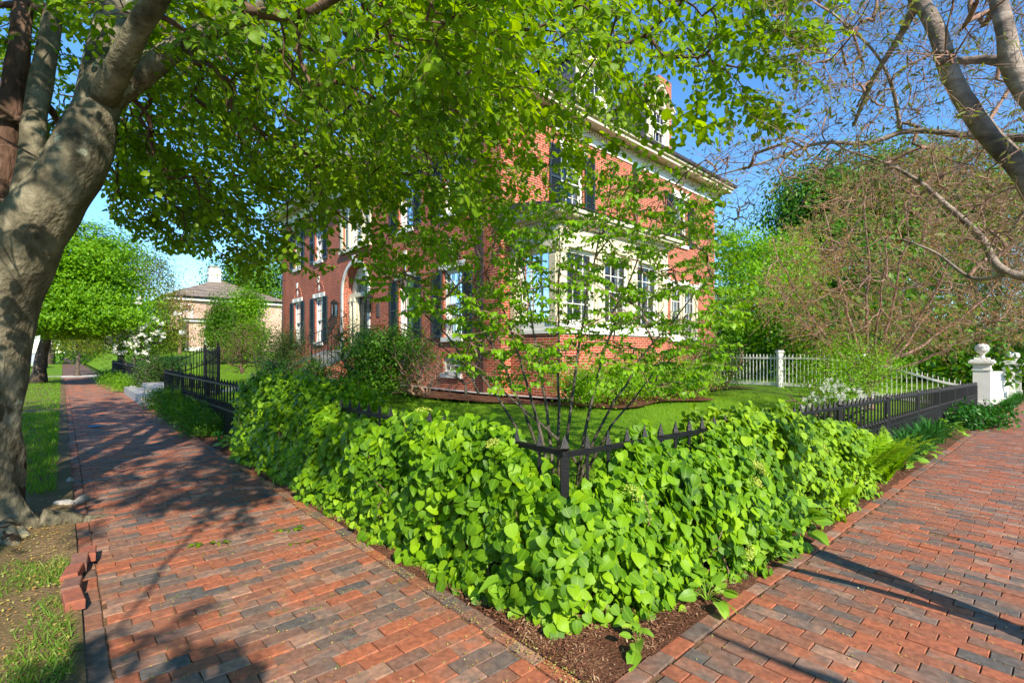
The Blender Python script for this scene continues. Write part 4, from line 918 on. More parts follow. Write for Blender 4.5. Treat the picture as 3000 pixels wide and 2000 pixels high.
mb = MB(); L_ = [(-40, 1060, 4.7, .15), (-20, 800, 4.75, .155), (-2, 640, 4.8, .15), (10, 520, 4.8, .14), (22, 400, 4.8, .135), (38, 260, 4.85, .13), (58, 120, 4.9, .12), (70, -60, 5.0, .09), (60, -300, 5.1, .05)]
tubes_for(mb, loc([px3(a, b_, c) for a, b_, c, r in L_], bo), [q[3]*.72 for q in L_], 16, .07, 6); mb.build('limb', M['redbark'], beech, True)
# leaf sprays: the crown hangs over the pavement and the corner of the garden
CAN = [(-900, -2500), (2100, -2500), (2020, -300), (1930, -60), (1850, 60), (1810, 150), (1770, 230), (1700, 260), (1620, 290), (1540, 330), (1470, 345), (1400, 390), (1330, 420), (1270, 430), (1190, 440), (1140, 480), (1090, 530), (1000, 560), (930, 610), (860, 620), (800, 580), (720, 620), (640, 600), (560, 640), (500, 590), (440, 560), (380, 555), (300, 520), (250, 470), (235, 430), (140, 330), (60, 420), (-100, 430), (-900, 500)]
def crown_ok(P):
    X, Y = proj(P); front = P[:, 1] > .6
    inside = inpoly(X, Y, CAN)
    frame = front & (X > -40) & (X < 2390) & (Y > -40) & (Y < 1600)
    ok = np.where(frame, inside, True)
    a, b_ = AB(P[:, 0]-.69*P[:, 2], P[:, 1]+1.37*P[:, 2])    # where its shade falls
    lit = ((b_ < 2.3) & (b_ > -2) & (a > -5) & (a < 3)) | ((b_ < 4.6) & (b_ > 2) & (a > -.7) & (a < 3)) | ((a > .3) & (b_ < 12.5)) 
    t_ = np.maximum(4.1-P[:, 1], 0)/.892; tx_ = P[:, 0]-.451*t_; tz_ = P[:, 2]-.6745*t_; ontr = (np.abs(tx_+4.1) < 1.0) & (tz_ > 0) & (tz_ < 4.6) & (P[:, 1] < 3.9)
    ok = ok & ~(ontr & (np.sin(P[:, 0]*37+P[:, 2]*53) < .45))
    near = np.linalg.norm(P-np.array([0, 0, CAMH]), axis=1) < 1.25
    return ok & ~near, lit, frame
cand = []
n_in = 0; tries = 0
while n_in < 2500 and tries < 900:
    tries += 1; k = 2000
    X = rs.uniform(-60, 1990, k); Y = rs.uniform(-40, 660, k)
    dmin = 1.9+.0024*np.abs(X-1050)+.0032*np.clip(Y, 0, 700)
    d = dmin+(8.3-dmin)*rs.rand(k)**1.15
    d = np.where(X > 1500, np.minimum(d, 3.1+rs.rand(k)*2.4), d)
    P = np.stack([(X/.784-1500)/F*d, d, CAMH+(1030-Y/.784)/F*d], 1)
    ok = inpoly(X, Y, CAN) & (P[:, 2] > 2.25) & (P[:, 2] < 7.6) & (np.linalg.norm(P[:, :2]-bo[:2], axis=1) < 7.4)
    ok &= ~((X < 250) & (rs.rand(k) < .72)) & ~((X > 60) & (X < 330) & (Y > 60+0*X) & (Y < 480) & (d < 4.3) & (rs.rand(k) < .6))
    hole = (np.sin(X*.021+1)*np.sin(Y*.027+2)+.5*np.sin(X*.05+Y*.04)) ; ok &= ~((hole > .45) & (rs.rand(k) < .7))
    ok &= ~((X > 640) & (X < 1140) & (Y > 430) & (rs.rand(k) < .55)); ok &= ~((X > 1120) & (rs.rand(k) < .38)); ok &= ~((X > 1480) & (rs.rand(k) < .45)); ok &= ~((X > 1180) & (Y > 150) & (rs.rand(k) < .45)); ok &= ~((X > 1300) & (Y > 220) & (rs.rand(k) < .35))
    P = P[ok][:90]; cand.append(P); n_in += len(P)
P = np.concatenate(cand)[:2500]; o1, lit, fr_ = crown_ok(P); keep = o1 & ~(lit & (rs.rand(len(P)) < .25)); Pin = P[keep]
k = 9000; U = rdir(k, rs)*(rs.rand(k, 1)**.4); P = np.array([-3.0, 3.8, 6.6])+U*np.array([7.0, 7.2, 4.2]); o1, lit, fr_ = crown_ok(P)
P = P[o1 & ~fr_ & ~(lit & (rs.rand(k) < .985)) & (P[:, 2] > 2.9)][:1500]
k = 60000; ga = rs.uniform(-4.5, .1, k); gb = rs.uniform(3.8, 17, k); q = rs.rand(k) < .07; ga = np.where(q, rs.uniform(-2.1, -1.6, k), ga); gb = np.where(q, rs.uniform(-.8, 1.6, k), gb)  # unseen crown sprays added along the sun's rays to shade the left pavement
tt = rs.uniform(3.6, 12.5, k); gx = C0[0]+ga*uR[0]+gb*vL[0]; gy = C0[1]+ga*uR[1]+gb*vL[1]; S_ = np.stack([gx+.451*tt, gy-.892*tt, .6745*tt], 1); o1, lit, fr_ = crown_ok(S_)
S_ = S_[o1 & ~fr_ & (S_[:, 2] > 2.7) & (np.linalg.norm(S_-np.array([-3.0, 3.2, 5.5]), axis=1) < 7.8)][:1350]
P = np.concatenate([P[:520], S_])
tg = np.concatenate([Pin, P])
G.run(loc(tg, bo), step=.3, wob=.09, droop=.35, pl=.12)
mb = MB(); G.mesh(mb, .0033, .50, .05)
base = G.buf[G.tips]; out = base-loc([-4.0, 4.2, 5.0], bo); out[:, 2] *= .25; tdir = np.array([G.T[i] for i in G.tips])
dd = norm(norm(out)*.55+tdir*.6+rs.randn(len(base), 3)*.35)
back = np.concatenate([np.zeros(len(Pin), bool), np.ones(len(P), bool)])
tw, LP, LDr, LN, LS = sprays(base, dd, rs.uniform(.30, .52, len(base)), rs, 9, True, .077, .30, .22, .30)
Xq, Yq = proj(LP+bo); LS = np.where((LP[:, 1]+bo[1] < .5) | (Xq < -40) | (Xq > 2390) | (Yq < -40), LS*1.35, LS)  # leaves outside the frame are enlarged to cast more shade
# keep leaves inside the outline of the crown
Xp, Yp = proj(LP+bo); fr_ = (LP[:, 1]+bo[1] > .5) & (Xp > -40) & (Xp < 2390) & (Yp > 330); kp = ~(fr_ & ~inpoly(Xp, Yp-22, CAN)) & (np.linalg.norm(LP+bo-np.array([0, 0, CAMH]), axis=1) > 1.1)
for t in tw:
    X0, Y0 = proj(t[-1:]+bo)
    if Y0[0] > 330 and -40 < X0[0] < 2390 and t[-1, 1]+bo[1] > .5 and not inpoly(X0, Y0-25, CAN)[0]: continue
    mb.tube(t, np.linspace(.0026, .0012, 6), 3, False)
mb.build('twig', M['twig'], beech, True)
scatter('foliage', 'ovate', LP[kp], LDr[kp], LN[kp], LS[kp], M['L_beech'], beech, rs)

# ------------------------------------------------------------------ the cherry beside the right hand pavement
rs = np.random.RandomState(5)
cherry = thing('cherry_tree', (3.35, 1.75, 0), 'cherry tree with banded bark and nearly bare limbs reaching in from the right edge', 'tree'); co = np.array([3.35, 1.75, float(pave(2.2, -2.9))])
cherry.location = co
cl = [
    [(3.35, 1.75, -.1, .19), (3.37, 1.85, .6, .155), (3.4, 2.05, 1.3, .15), (3.42, 2.35, 1.9, .145), (3.45, 2.6, 2.35, .14)],
    [(3.45, 2.6, 2.3, .12), (*px3(3080, 610, 2.9), .095), (*px3(2985, 490, 3.0), .09), (*px3(2880, 375, 3.1), .085), (*px3(2790, 230, 3.15), .08), (*px3(2745, 90, 3.2), .075), (*px3(2690, 0, 3.25), .068), (*px3(2560, -160, 3.3), .05), (*px3(2350, -360, 3.3), .03)],
    [(3.45, 2.6, 2.3, .12), (*px3(3090, 360, 2.8), .10), (*px3(2975, 215, 2.9), .085), (*px3(2945, 90, 2.9), .07), (*px3(2920, -40, 2.95), .06), (*px3(2900, -300, 3.0), .035)],
    [(*px3(3085, 400, 2.85), .075), (*px3(2990, 405, 3.1), .042), (*px3(2860, 400, 3.4), .036), (*px3(2720, 385, 3.6), .033), (*px3(2640, 388, 3.7), .03), (*px3(2540, 420, 3.8), .027), (*px3(2400, 420, 3.9), .02), (*px3(2240, 475, 4.0), .014), (*px3(2080, 520, 4.1), .008)],
    [(3.45, 2.6, 1.9, .08), (*px3(3060, 820, 3.3), .05), (*px3(2930, 785, 3.5), .042), (*px3(2870, 690, 3.6), .036), (*px3(2760, 590, 3.7), .03), (*px3(2690, 530, 3.8), .024), (*px3(2600, 480, 3.9), .018), (*px3(2480, 440, 4.0), .012)],
    [(3.36, 1.75, .3, .08), (3.2, 1.0, .7, .07), (3.0, .2, 1.3, .06), (2.88, -.45, 2.1, .045), (2.85, -.75, 2.6, .025)],  # unseen stem, added and bent so its shadow crosses the right pavement
    [(3.37, 1.85, .6, .07), (3.12, 1.78, 1.15, .06), (2.85, 1.65, 1.6, .04), (2.7, 1.55, 1.9, .02)],  # unseen low stem, added to throw another shadow band there
    [(*px3(2960, 800, 3.5), .03), (*px3(2850, 815, 3.8), .022), (*px3(2740, 740, 4.0), .016), (*px3(2640, 700, 4.2), .01)],
    [(*px3(2975, 190, 2.9), .05), (*px3(2890, 175, 3.05), .04), (*px3(2800, 180, 3.15), .035)],
    [(*px3(2690, 0, 3.25), .05), (*px3(2640, 100, 3.4), .035), (*px3(2560, 230, 3.6), .028), (*px3(2500, 370, 3.8), .018)],
    [(*px3(2640, 390, 3.7), .022), (*px3(2615, 260, 3.6), .018), (*px3(2560, 150, 3.5), .014), (*px3(2440, 40, 3.4), .010)],
]
mb = MB(); G = Grow(rs)
for L_ in cl:
    pts = loc([q[:3] for q in L_], co); tubes_for(mb, pts, [q[3]*.64 for q in L_], 14, .035, 7); K = len(pts)
    t = np.linspace(0, K-1, K*3); i0 = np.clip(t.astype(int), 0, K-2); f = (t-i0)[:, None]
    if L_ is not cl[0]: G.seed(pts[i0]*(1-f)+pts[i0+1]*f, .03)
mb.build('trunk', M['cherrybark'], cherry, True)
CH = [(1720, -60), (2420, -60), (2420, 620), (2250, 600), (2100, 480), (2000, 420), (1850, 420), (1700, 430), (1560, 440), (1480, 430), (1600, 370), (1760, 290), (1800, 150)]
X = rs.uniform(1480, 2440, 6000); Y = rs.uniform(-60, 640, 6000); d = 2.7+rs.rand(6000)*2.3; P = np.stack([(X/.784-1500)/F*d, d, CAMH+(1030-Y/.784)/F*d], 1); P = P[inpoly(X, Y, CH)][:820]
k = 1500; Q = np.array([4.2, 2.2, 4.6])+rdir(k, rs)*rs.rand(k, 1)**.4*np.array([2.8, 2.6, 1.8]); xq, yq = proj(Q); Q = Q[~((Q[:, 1] > .6) & (xq < 2400) & (yq > -50))][:260]
tg = np.concatenate([P, Q]); G.run(loc(tg, co), step=.14, wob=.075, droop=.1, pl=.12); mb = MB(); G.mesh(mb, .0020, .5, .02)
base = G.buf[G.tips]; td = np.array([G.T[i] for i in G.tips]); LP = []; LDr = []; 
for b_, d in zip(base, td):
    for q in range(3):
        dv = norm(d+rs.randn(3)*.8); L_ = rs.uniform(.08, .3); path = b_+dv*L_*np.linspace(0, 1, 4)[:, None]+rs.randn(4, 3)*.01; mb.tube(path, [.0018, .0015, .0013, .001], 3, False)
        nn = rs.randint(1, 4); LP += [path[-1-j % 2] for j in range(nn)]; LDr += [norm(dv+rs.randn(3)*.7) for j in range(nn)]
mb.build('twig', M['redtwig'], cherry, True); LP = np.array(LP); LDr = np.array(LDr)
scatter('foliage', 'narrow', LP, LDr, rdir(len(LP), rs)+[0, 0, .8], rs.uniform(.02, .065, len(LP)), M['L_olive'], cherry, rs)

# ------------------------------------------------------------------ small many stemmed tree inside the corner
rs = np.random.RandomState(21)
so = np.array([.62, 5.35, 0]); so[2] = zg(so[0], so[1])-.03
stem = thing('multi_stem_tree', so, 'young many stemmed tree with airy heart shaped leaves in the lawn inside the fence corner', 'tree')
G = Grow(rs); mb = MB()
tops = [(1085, 770), (1200, 660), (1340, 620), (1480, 600), (1640, 600), (1800, 480), (1950, 560), (2090, 800), (2020, 1000), (1130, 920)]
for i, (px, py) in enumerate(tops):
    dq = 5.3+rs.uniform(-.9, .9); e = np.array(px3(px, py, dq)); b0 = so+np.array([(i-5)*.06+rs.randn()*.03, rs.randn()*.14, 0]); h = (e-b0); c1 = b0+np.array([h[0]*.18, h[1]*.2, h[2]*.45]); u = np.linspace(0, 1, 12)[:, None]
    pts = (1-u)**2*b0+2*(1-u)*u*c1+u*u*e+rs.randn(12, 3)*.018*u; r = np.linspace(.021, .004, 12); mb.tube(pts-so, r, 8); G.seed(pts-so, .01)
mb.build('stem', M['greytwig'], stem, True)
ST = [(840, 600), (900, 560), (1000, 500), (1120, 480), (1230, 470), (1330, 440), (1430, 380), (1540, 400), (1620, 440), (1640, 560), (1680, 640), (1700, 720), (1640, 830), (1560, 900), (1440, 900), (1380, 860), (1300, 830), (1200, 900), (1080, 860), (1000, 740), (880, 680)]
X = rs.uniform(830, 1710, 22000); Y = rs.uniform(370, 960, 22000); d = 5.3+rs.uniform(-1.5, 1.6, 22000); P = np.stack([(X/.784-1500)/F*d, d, CAMH+(1030-Y/.784)/F*d], 1)
hole = np.sin(X*.03+2)*np.sin(Y*.05+1)
P = P[inpoly(X, Y, ST) & (P[:, 2] > .75) & (hole < .5)][:900]
G.run(P-so, step=.16, wob=.08, droop=-.1, pl=.2); mb = MB(); G.mesh(mb, .0024, .5, .012)
base = G.buf[G.tips]; td = np.array([G.T[i] for i in G.tips]); out = base-np.array([0, 0, 1.2]); dd = norm(td*.6+norm(out)*np.array([1, 1, .25])*.6+rs.randn(len(base), 3)*.3); dd[:, 2] *= .4
tw, LP, LDr, LN, LS = sprays(base, dd, rs.uniform(.18, .36, len(base)), rs, 6, True, .055, .2, -.05, .3)
LDr = norm(LDr+np.array([0, 0, -.75])); LN = norm(LN+LDr*np.array([1, 1, 0])*.8)
for t in tw: mb.tube(t, np.linspace(.0022, .001, 6), 3, False)
mb.build('twig', M['redtwig'], stem, True); scatter('foliage', 'heart', LP, LDr, LN, LS, M['L_stem'], stem, rs)

# ------------------------------------------------------------------ climbing hydrangea hedge round the fence corner
def hedge_shell(rs, n, s_rng, top, out_, inn, clump):
    """s<0: left arm (b=-s), s>0: right arm; returns points, outward normals"""
    s = rs.uniform(s_rng[0], s_rng[1], n); R0 = .25
    arc = (np.abs(s) < R0); ang = np.where(arc, (s/R0+1)/2, np.where(s < 0, 0, 1))
    N0 = norm(nL[None]*(1-ang)[:, None]+nR[None]*ang[:, None]); base = np.stack([C0[0]+np.maximum(s, 0)*uR[0]+np.maximum(-s, 0)*vL[0], C0[1]+np.maximum(s, 0)*uR[1]+np.maximum(-s, 0)*vL[1]], 1)
    th = rs.uniform(-.12, 1, n)**1*math.pi*.83; th = np.where(rs.rand(n) < .2, rs.uniform(.5, 2.4, n), th)
    H = np.interp(s, *top); O = np.interp(s, *out_); I = np.interp(s, *inn)
    lump = np.array([mn.noise(Vector((q*clump, t*1.6, 3.)))+.6*mn.noise(Vector((q*clump*2.6, t*4, 8.))) for q, t in zip(s, th)])
    lump = 1+.40*lump
    c = np.cos(th); sn = np.sin(np.clip(th, -.3, math.pi)); off = np.where(c > 0, O, I)*np.sign(c)*np.abs(c)**.75*lump
    z = .10+(H-.10)*np.clip(sn, -.05, 1)**.8*(1+(lump-1)*.5) if False else .12+(H-.12)*np.sign(sn)*np.abs(sn)**.85*(1+(lump-1)*.45)
    gz = np.where(s > 0, pave(np.maximum(s, 0), 0), 0)
    P = np.stack([base[:, 0]+N0[:, 0]*off, base[:, 1]+N0[:, 1]*off, gz+np.maximum(z, .02)], 1)
    NN = norm(np.stack([N0[:, 0]*c, N0[:, 1]*c, np.maximum(sn, .02)*.9+.05], 1))
    return P, NN, N0, s
def hydrangea(label, seed, n, rng, top, out_, inn, m, size, flowers, name='climbing_hydrangea', ox=None):
    rs = np.random.RandomState(seed); P, NN, N0, s = hedge_shell(rs, n, rng, top, out_, inn, 1.7)
    P = P-NN*(rs.rand(n, 1)**1.4)*.24; P = P+NN*((rs.rand(n, 1) < .12)*rs.rand(n, 1))*.09; N0c = np.concatenate([N0, np.zeros((n, 1))], 1); sm = (rng[0]+rng[1])/2 if ox is None else ox; x, y = XY(max(sm, 0), max(-sm, 0)); o = np.array([x, y, zg(x+.01, y+.01)])
    root = thing(name, o, label, 'shrub')
    tan_ = norm(np.cross(N0c, [0, 0, 1.])); D = norm(np.array([0, 0, -.62])+N0c*.55+tan_*rs.randn(n, 1)*.75+rs.randn(n, 3)*.25); Nv = norm(NN*.75+np.array([SX*.6, SY*.6, .8])*.75+rs.randn(n, 3)*.34)
    sz = size*(.5+.65*rs.rand(n)); scatter('foliage', 'round', P-D*sz[:, None]*.35-o, D, Nv, sz, m, root, rs)
    mb = MB(); k = n//45; idx = rs.choice(n, k, False)
    for i in idx:
        b0 = np.array([*(P[i, :2]-N0[i]*rs.uniform(.05, .3)), zg(P[i, 0], P[i, 1])]); u = np.linspace(0, 1, 6)[:, None]; pts = b0*(1-u)+(P[i]-NN[i]*.03)*u+rs.randn(6, 3)*.03; mb.tube(pts-o, np.linspace(.007, .002, 6), 4, False)
    mb.build('stem', M['redtwig'], root, True)
    cand = np.where((NN[:, 2] > .1) & ((NN[:, :2]*(-P[:, :2])).sum(1) > -.5))[0]
    for i in rs.choice(cand, flowers, False):
        fp = []; fd = []; R_ = rs.uniform(.045, .08); mb = MB(); c = P[i]+NN[i]*.07
        for q in range(150):
            t = rs.rand()*6.28; r_ = R_*math.sqrt(rs.rand()); X_ = norm(np.cross(NN[i], [0, 0, 1.])+1e-6); Y_ = np.cross(X_, NN[i]); p = c+X_*r_*math.cos(t)+Y_*r_*math.sin(t)-NN[i]*r_*r_*5; fp.append(p); fd.append(rs.randn(3))
            if q % 8 == 0: mb.tube(np.array([P[i]-o, (P[i]+p)/2-o+NN[i]*.01, p-o]), .0015, 3, False)
        f = scatter('flower_head', 'dia', np.array(fp)-o, fd, rdir(150, rs), .013, M['lace'], root, rs)
    return root
hydrangea('glossy climbing hydrangea hedge wrapped round the outer corner of the iron fence', 31, 24000, (-3.3, 2.3),
          ([-3.3, -2.9, -2.0, -1.2, -.5, -.2, 0, .3, .55, .9, 1.3, 1.8, 2.3], [.96, .88, .90, 1.03, 1.0, .80, .68, .72, .86, .92, .82, .92, 1.0]), ([-3.3, -1, 0, .8, 1.5, 2.3], [.32, .33, .28, .42, .54, .50]), ([-3.3, 2.3], [.22, .22]), M['L_hyd'], .080, 24, ox=0.01)
hydrangea('taller leafy hydrangea mass between the hedge corner and the exposed fence on the left pavement', 32, 15000, (-6.75, -3.1),
          ([-6.8, -6.5, -5.8, -4.6, -3.7, -3.1], [.5, 1.05, 1.15, 1.18, 1.10, .95]), ([-6.8, -5, -3.1], [.24, .32, .32]), ([-6.8, -6.3, -5, -3.1], [.2, 1.1, 1.4, .5]), M['L_hyd'], .08, 6, 'hydrangea_shrub')
hydrangea('yellow green hydrangea mass over the right hand iron fence behind the ferns', 33, 12500, (1.6, 6.0),
          ([1.6, 2.2, 2.7, 3.3, 4.0, 4.8, 5.5, 6.0], [.85, 1.05, 1.10, .95, .84, .78, .70, .5]), ([1.6, 3, 4.5, 6.0], [.42, .45, .5, .40]), ([1.6, 2.5, 3.2, 4, 6.0], [.3, .7, .6, .25, .2]), M['L_hyd2'], .082, 12, 'hydrangea_shrub')

# ------------------------------------------------------------------ generic trees and shrubs
def clumps(rs, blobs, per, spread=.75, shell=.45, flat=.45):
    P = []; Nn = []
    for (c, r, nc) in blobs:
        c = np.array(c, float); r = np.array(r, float); U = rdir(nc, rs); rad = (shell+(1-shell)*rs.rand(nc, 1)**.5)
        C = c+U*r*rad
        cr = spread*(.7+.6*rs.rand(nc, 1)); 
        q = rs.randn(nc, per, 3)*np.array([1, 1, flat])*cr[:, None]*.5
        P.append((C[:, None]+q).reshape(-1, 3)); Nn.append((norm(U*r*np.array([1, 1, 1.]))[:, None]+q*.5/cr[:, None]).reshape(-1, 3))
    return np.concatenate(P), norm(np.concatenate(Nn))
def tree(name, label, catg, base, blobs, m, leaf=.12, per=60, kind='dia', spread=.7, trunk=(.18, .1), bark='bark', seed=1, flat=.45, shell=.45, fork=.35, group=None, ups=.9, branch=True, tipr=.01, nb=90, drooping=0.):
    rs = np.random.RandomState(seed); o = np.array([base[0], base[1], zg(base[0], base[1])-.05 if len(base) < 3 else base[2]])
    root = thing(name, o, label, catg, group)
    P, Nn = clumps(rs, [((c[0], c[1], c[2]), r, n) for c, r, n in blobs], per, spread, shell, flat); P = P[P[:, 2] > .08]; Nn = Nn[:len(P)]
    D = norm(np.cross(Nn, rs.randn(len(P), 3))+np.array([0, 0, -drooping])); nv = norm(Nn*.6+np.array([0, 0, ups])+rs.randn(len(P), 3)*.45)
    scatter('foliage', kind, P, D, nv, leaf*(.6+.7*rs.rand(len(P))), m, root, rs)
    cs = np.array([b_[0] for b_ in blobs]); top = cs.mean(0); zt = max(b_[0][2]+b_[1][2]*.6 for b_ in blobs); zb = min(b_[0][2]-b_[1][2]*.5 for b_ in blobs)
    mb = MB(); 
    if trunk[0] > 0:
        n = 9; u = np.linspace(0, 1, n); pts = np.stack([top[0]*u**1.5*.8+rs.randn(n)*.03*zt*.1, top[1]*u**1.5*.8+rs.randn(n)*.03*zt*.1, u*zt*.85], 1); r = trunk[0]*(1-u)**.8+.015; r[0] *= 1.35
        mb.tube(pts, r, 10)
    if branch:
        G = Grow(rs)
        if trunk[0] > 0: G.seed(pts[2:], .05)
        else:
            for q in range(7): G.seed(np.array([[rs.randn()*.08, rs.randn()*.08, 0], [rs.randn()*.15, rs.randn()*.15, max(.15, zb*.5)]]), .02)
        T = P[rs.choice(len(P), min(nb, len(P)), False)]; G.run(T, step=.4 if zt > 2 else .15, wob=.1, pl=.15); G.mesh(mb, tipr, .48, .12)
    mb.build('trunk' if trunk[0] > 0 else 'stem', M[bark], root, True)
    return root
def rel(px, py, depth, base): x, y, z = px3(px, py, depth); return (x-base[0], y-base[1], z-(zg(base[0], base[1])-.05))
def by(px, depth): return ((px-1500)/F*depth, depth)
def B3(px, py, depth, base, rpx, rz, n, ry=None):     # a crown blob placed in the world at that depth
    rx = rpx/F*depth; return (rel(px, py, depth, base), (rx, ry or rx, rz/F*depth), n)
# left: street maple, arborvitae, magnolia, trees by the pink house
b = by(112, 23); tree('maple_tree', 'bright green street maple spreading in flat layers above the far left pavement', 'tree', b,
     [B3(255, 890, 22, b, 135, 105, 150), B3(245, 770, 22.6, b, 130, 120, 150), B3(330, 930, 21.5, b, 75, 50, 40), B3(190, 830, 21, b, 110, 150, 90), B3(160, 940, 21, b, 100, 70, 50)], M['L_maple'], .15, 120, 'dia', 1.0, (.27, .1), 'bark', 3, .22, .2, ups=1.6)
b = by(350, 30); tree('arborvitae', 'olive green arborvitae mass rising behind the street maple', 'tree', b,
     [B3(415, 900, 29, b, 100, 150, 110), B3(410, 790, 29, b, 72, 75, 50), B3(330, 900, 31, b, 120, 140, 60), B3(470, 980, 28, b, 60, 75, 40)], M['L_arb'], .17, 85, 'narrow', .8, (.2, .1), 'bark', 4, 1.2, .6, ups=.5)
b = by(225, 31); tree('arborvitae', 'low arborvitae bushes hanging over the far end of the pavement', 'tree', b, [B3(275, 985, 32, b, 60, 45, 50), B3(225, 1000, 36, b, 50, 30, 20)], M['L_arb'], .17, 80, 'narrow', .7, (.12, .1), 'bark', 5, 1, .5)
b = by(395, 22.5); mg = tree('magnolia_tree', 'white flowered magnolia with pale slender stems behind the low iron fence', 'tree', b, [B3(390, 1000, 22.5, b, 90, 60, 30), B3(400, 940, 22.5, b, 70, 40, 14)], M['L_maple'], .09, 40, 'dia', .6, (0, 0), 'greytwig', 6, .5, .3, tipr=.012, nb=70)
rs = np.random.RandomState(3)
for q in range(75):
    px, py = rs.normal(398, 45), rs.normal(975, 38); c = np.array(rel(px, py, 21.9+rs.randn()*.3, b)); fd = rdir(9, rs)+[0, 0, .6]
    scatter('flower', 'dia', c+rs.randn(9, 3)*.02, fd, rdir(9, rs), .17, M['petal'], mg, rs)
b = by(525, 40); tree('copper_leaf_tree', 'thin coppery budding tree in front of the pink house', 'tree', b, [B3(520, 890, 40, b, 42, 55, 26), B3(560, 900, 40, b, 30, 30, 10)], M['L_bronze'], .13, 26, 'dia', .9, (.1, .1), 'redtwig', 7, .7, .1, nb=120, tipr=.012)
b = by(640, 32); tree('conifer_tree', 'green arborvitae cone between the pink house and the lilac', 'tree', b, [B3(645, 980, 30, b, 38, 65, 80), B3(640, 915, 30, b, 20, 36, 30)], M['L_mid'], .16, 110, 'narrow', .55, (.12, .1), 'bark', 8, 1.3, .6)
b = by(705, 35); tree('broadleaf_tree', 'yellow green young tree right of the pink house roof', 'tree', b, [B3(700, 975, 33, b, 55, 65, 80), B3(722, 900, 33, b, 32, 60, 50), B3(735, 990, 32, b, 30, 60, 40)], M['L_maple'], .17, 100, 'dia', 1.0, (.15, .1), 'bark', 9, .6, .3)
b = by(720, 60); tree('maple_tree', 'dark green dense maple against the sky behind the pink house', 'tree', b, [B3(725, 820, 60, b, 85, 62, 90), B3(800, 840, 60, b, 90, 90, 80), B3(665, 850, 61, b, 40, 32, 24)], M['L_mid'], .34, 75, 'dia', 1.9, (.4, .1), 'bark', 10, .5, .5)
b = by(510, 44); tree('evergreen_shrub', 'rounded dark shrub at the corner of the pink house', 'shrub', b, [B3(508, 1000, 44, b, 30, 32, 30)], M['L_dark'], .2, 70, 'dia', .8, (0, 0), 'bark', 11)
b = by(705, 19); tree('lilac_bush', 'tan and green twiggy lilac bush left of the front steps', 'shrub', b, [B3(700, 1020, 19, b, 62, 62, 60), B3(725, 985, 19, b, 42, 40, 30)], M['L_olive'], .055, 60, 'narrow', .6, (0, 0), 'twig', 12, 1, .1, nb=380, tipr=.005)
b = by(820, 17.6); tree('yew_bush', 'loose yellow green yew left of the front steps', 'shrub', b, [B3(800, 1050, 17.6, b, 50, 45, 45), B3(850, 1030, 17.4, b, 48, 45, 45), B3(840, 990, 17.6, b, 26, 30, 16)], M['L_yew'], .075, 95, 'narrow', .55, (0, 0), 'bark', 13, .9, .3)
b = by(930, 14.5); tree('box_shrub', 'small bright shrub at the foot of the front steps', 'shrub', b, [B3(925, 1085, 14.5, b, 32, 38, 36)], M['L_mid'], .05, 90, 'dia', .35, (0, 0), 'bark', 14)
b = by(810, 16.4); tree('box_shrub', 'low dark green mound between the iris and the front steps', 'shrub', b, [B3(810, 1080, 16.3, b, 40, 26, 36)], M['L_dark'], .05, 90, 'dia', .35, (0, 0), 'bark', 15)
for k, (px, dz, lab) in enumerate(((445, 17.8, 'round clipped box bush nearest the low iron fence by the gate'), (492, 18.5, 'round clipped box bush tucked behind the near gate wing'))):
    b = by(px, dz); tree('box_bush', lab, 'shrub', b, [B3(px, 1095 if k == 0 else 1085, dz, b, 36-6*k, 38-8*k, 70)], M['L_dark'] if k else M['L_yew'], .05, 100, 'dia', .28, (0, 0), 'bark', 16+k, 1, .8, branch=True, group='clipped bushes by the gate')
b = by(1040, 12.6); tree('yew_bush', 'tall dark feathery yew right of the front steps', 'shrub', b, [B3(1040, 1060, 12.6, b, 70, 75, 70), B3(1010, 980, 12.6, b, 36, 50, 22), B3(1080, 1090, 12.2, b, 60, 50, 40)], M['L_dark'], .055, 110, 'narrow', .5, (0, 0), 'bark', 18, .8, .2, nb=160)
b = by(1130, 11.8); tree('rhododendron', 'broad fresh green bush against the shaded front wall', 'shrub', b, [B3(1120, 1020, 11.9, b, 75, 60, 80), B3(1190, 1030, 11.7, b, 55, 50, 50), B3(1130, 1100, 11.5, b, 80, 50, 50)], M['L_mid'], .065, 90, 'dia', .5, (0, 0), 'bark', 19, .6, .4)
b = by(1235, 10.9); tree('dead_shrub', 'reddish brown bare twiggy shrub against the front wall', 'shrub', b, [B3(1235, 1080, 10.9, b, 52, 60, 40)], M['L_bronze'], .018, 30, 'narrow', .45, (0, 0), 'redtwig', 20, 1, .1, nb=620, tipr=.0028)
b = by(1360, 10.0); tree('budding_shrub', 'pale branched shrub just breaking into leaf before the basement window', 'shrub', b, [B3(1365, 1075, 10.0, b, 48, 50, 22)], M['L_olive'], .035, 14, 'narrow', .3, (0, 0), 'greytwig', 21, 1, .1, nb=150, tipr=.004)
ls = [(1700, 10.2, 46, 46, 1125), (1800, 11.2, 60, 55, 1110), (1900, 12.2, 60, 55, 1105), (2005, 13.4, 55, 50, 1100)]
labs = ['yellow green azalea nearest the bay corner', 'yellow green azalea below the basement window of the bay', 'third azalea from the bay corner along the brick base', 'last azalea of the bed beside the dark yew']
for k, (px, dz, rx, rz, py) in enumerate(ls):
    b = by(px, dz); tree('azalea_bush', labs[k], 'shrub', b, [B3(px, py, dz, b, rx, rz, 60), B3(px+25, py+10, dz-.3, b, rx*1.1, rz*.7, 45)], M['L_stem'], .055, 60, 'dia', .42, (0, 0), 'twig', 22+k, .6, .2, group='azaleas along the bay', ups=.8)
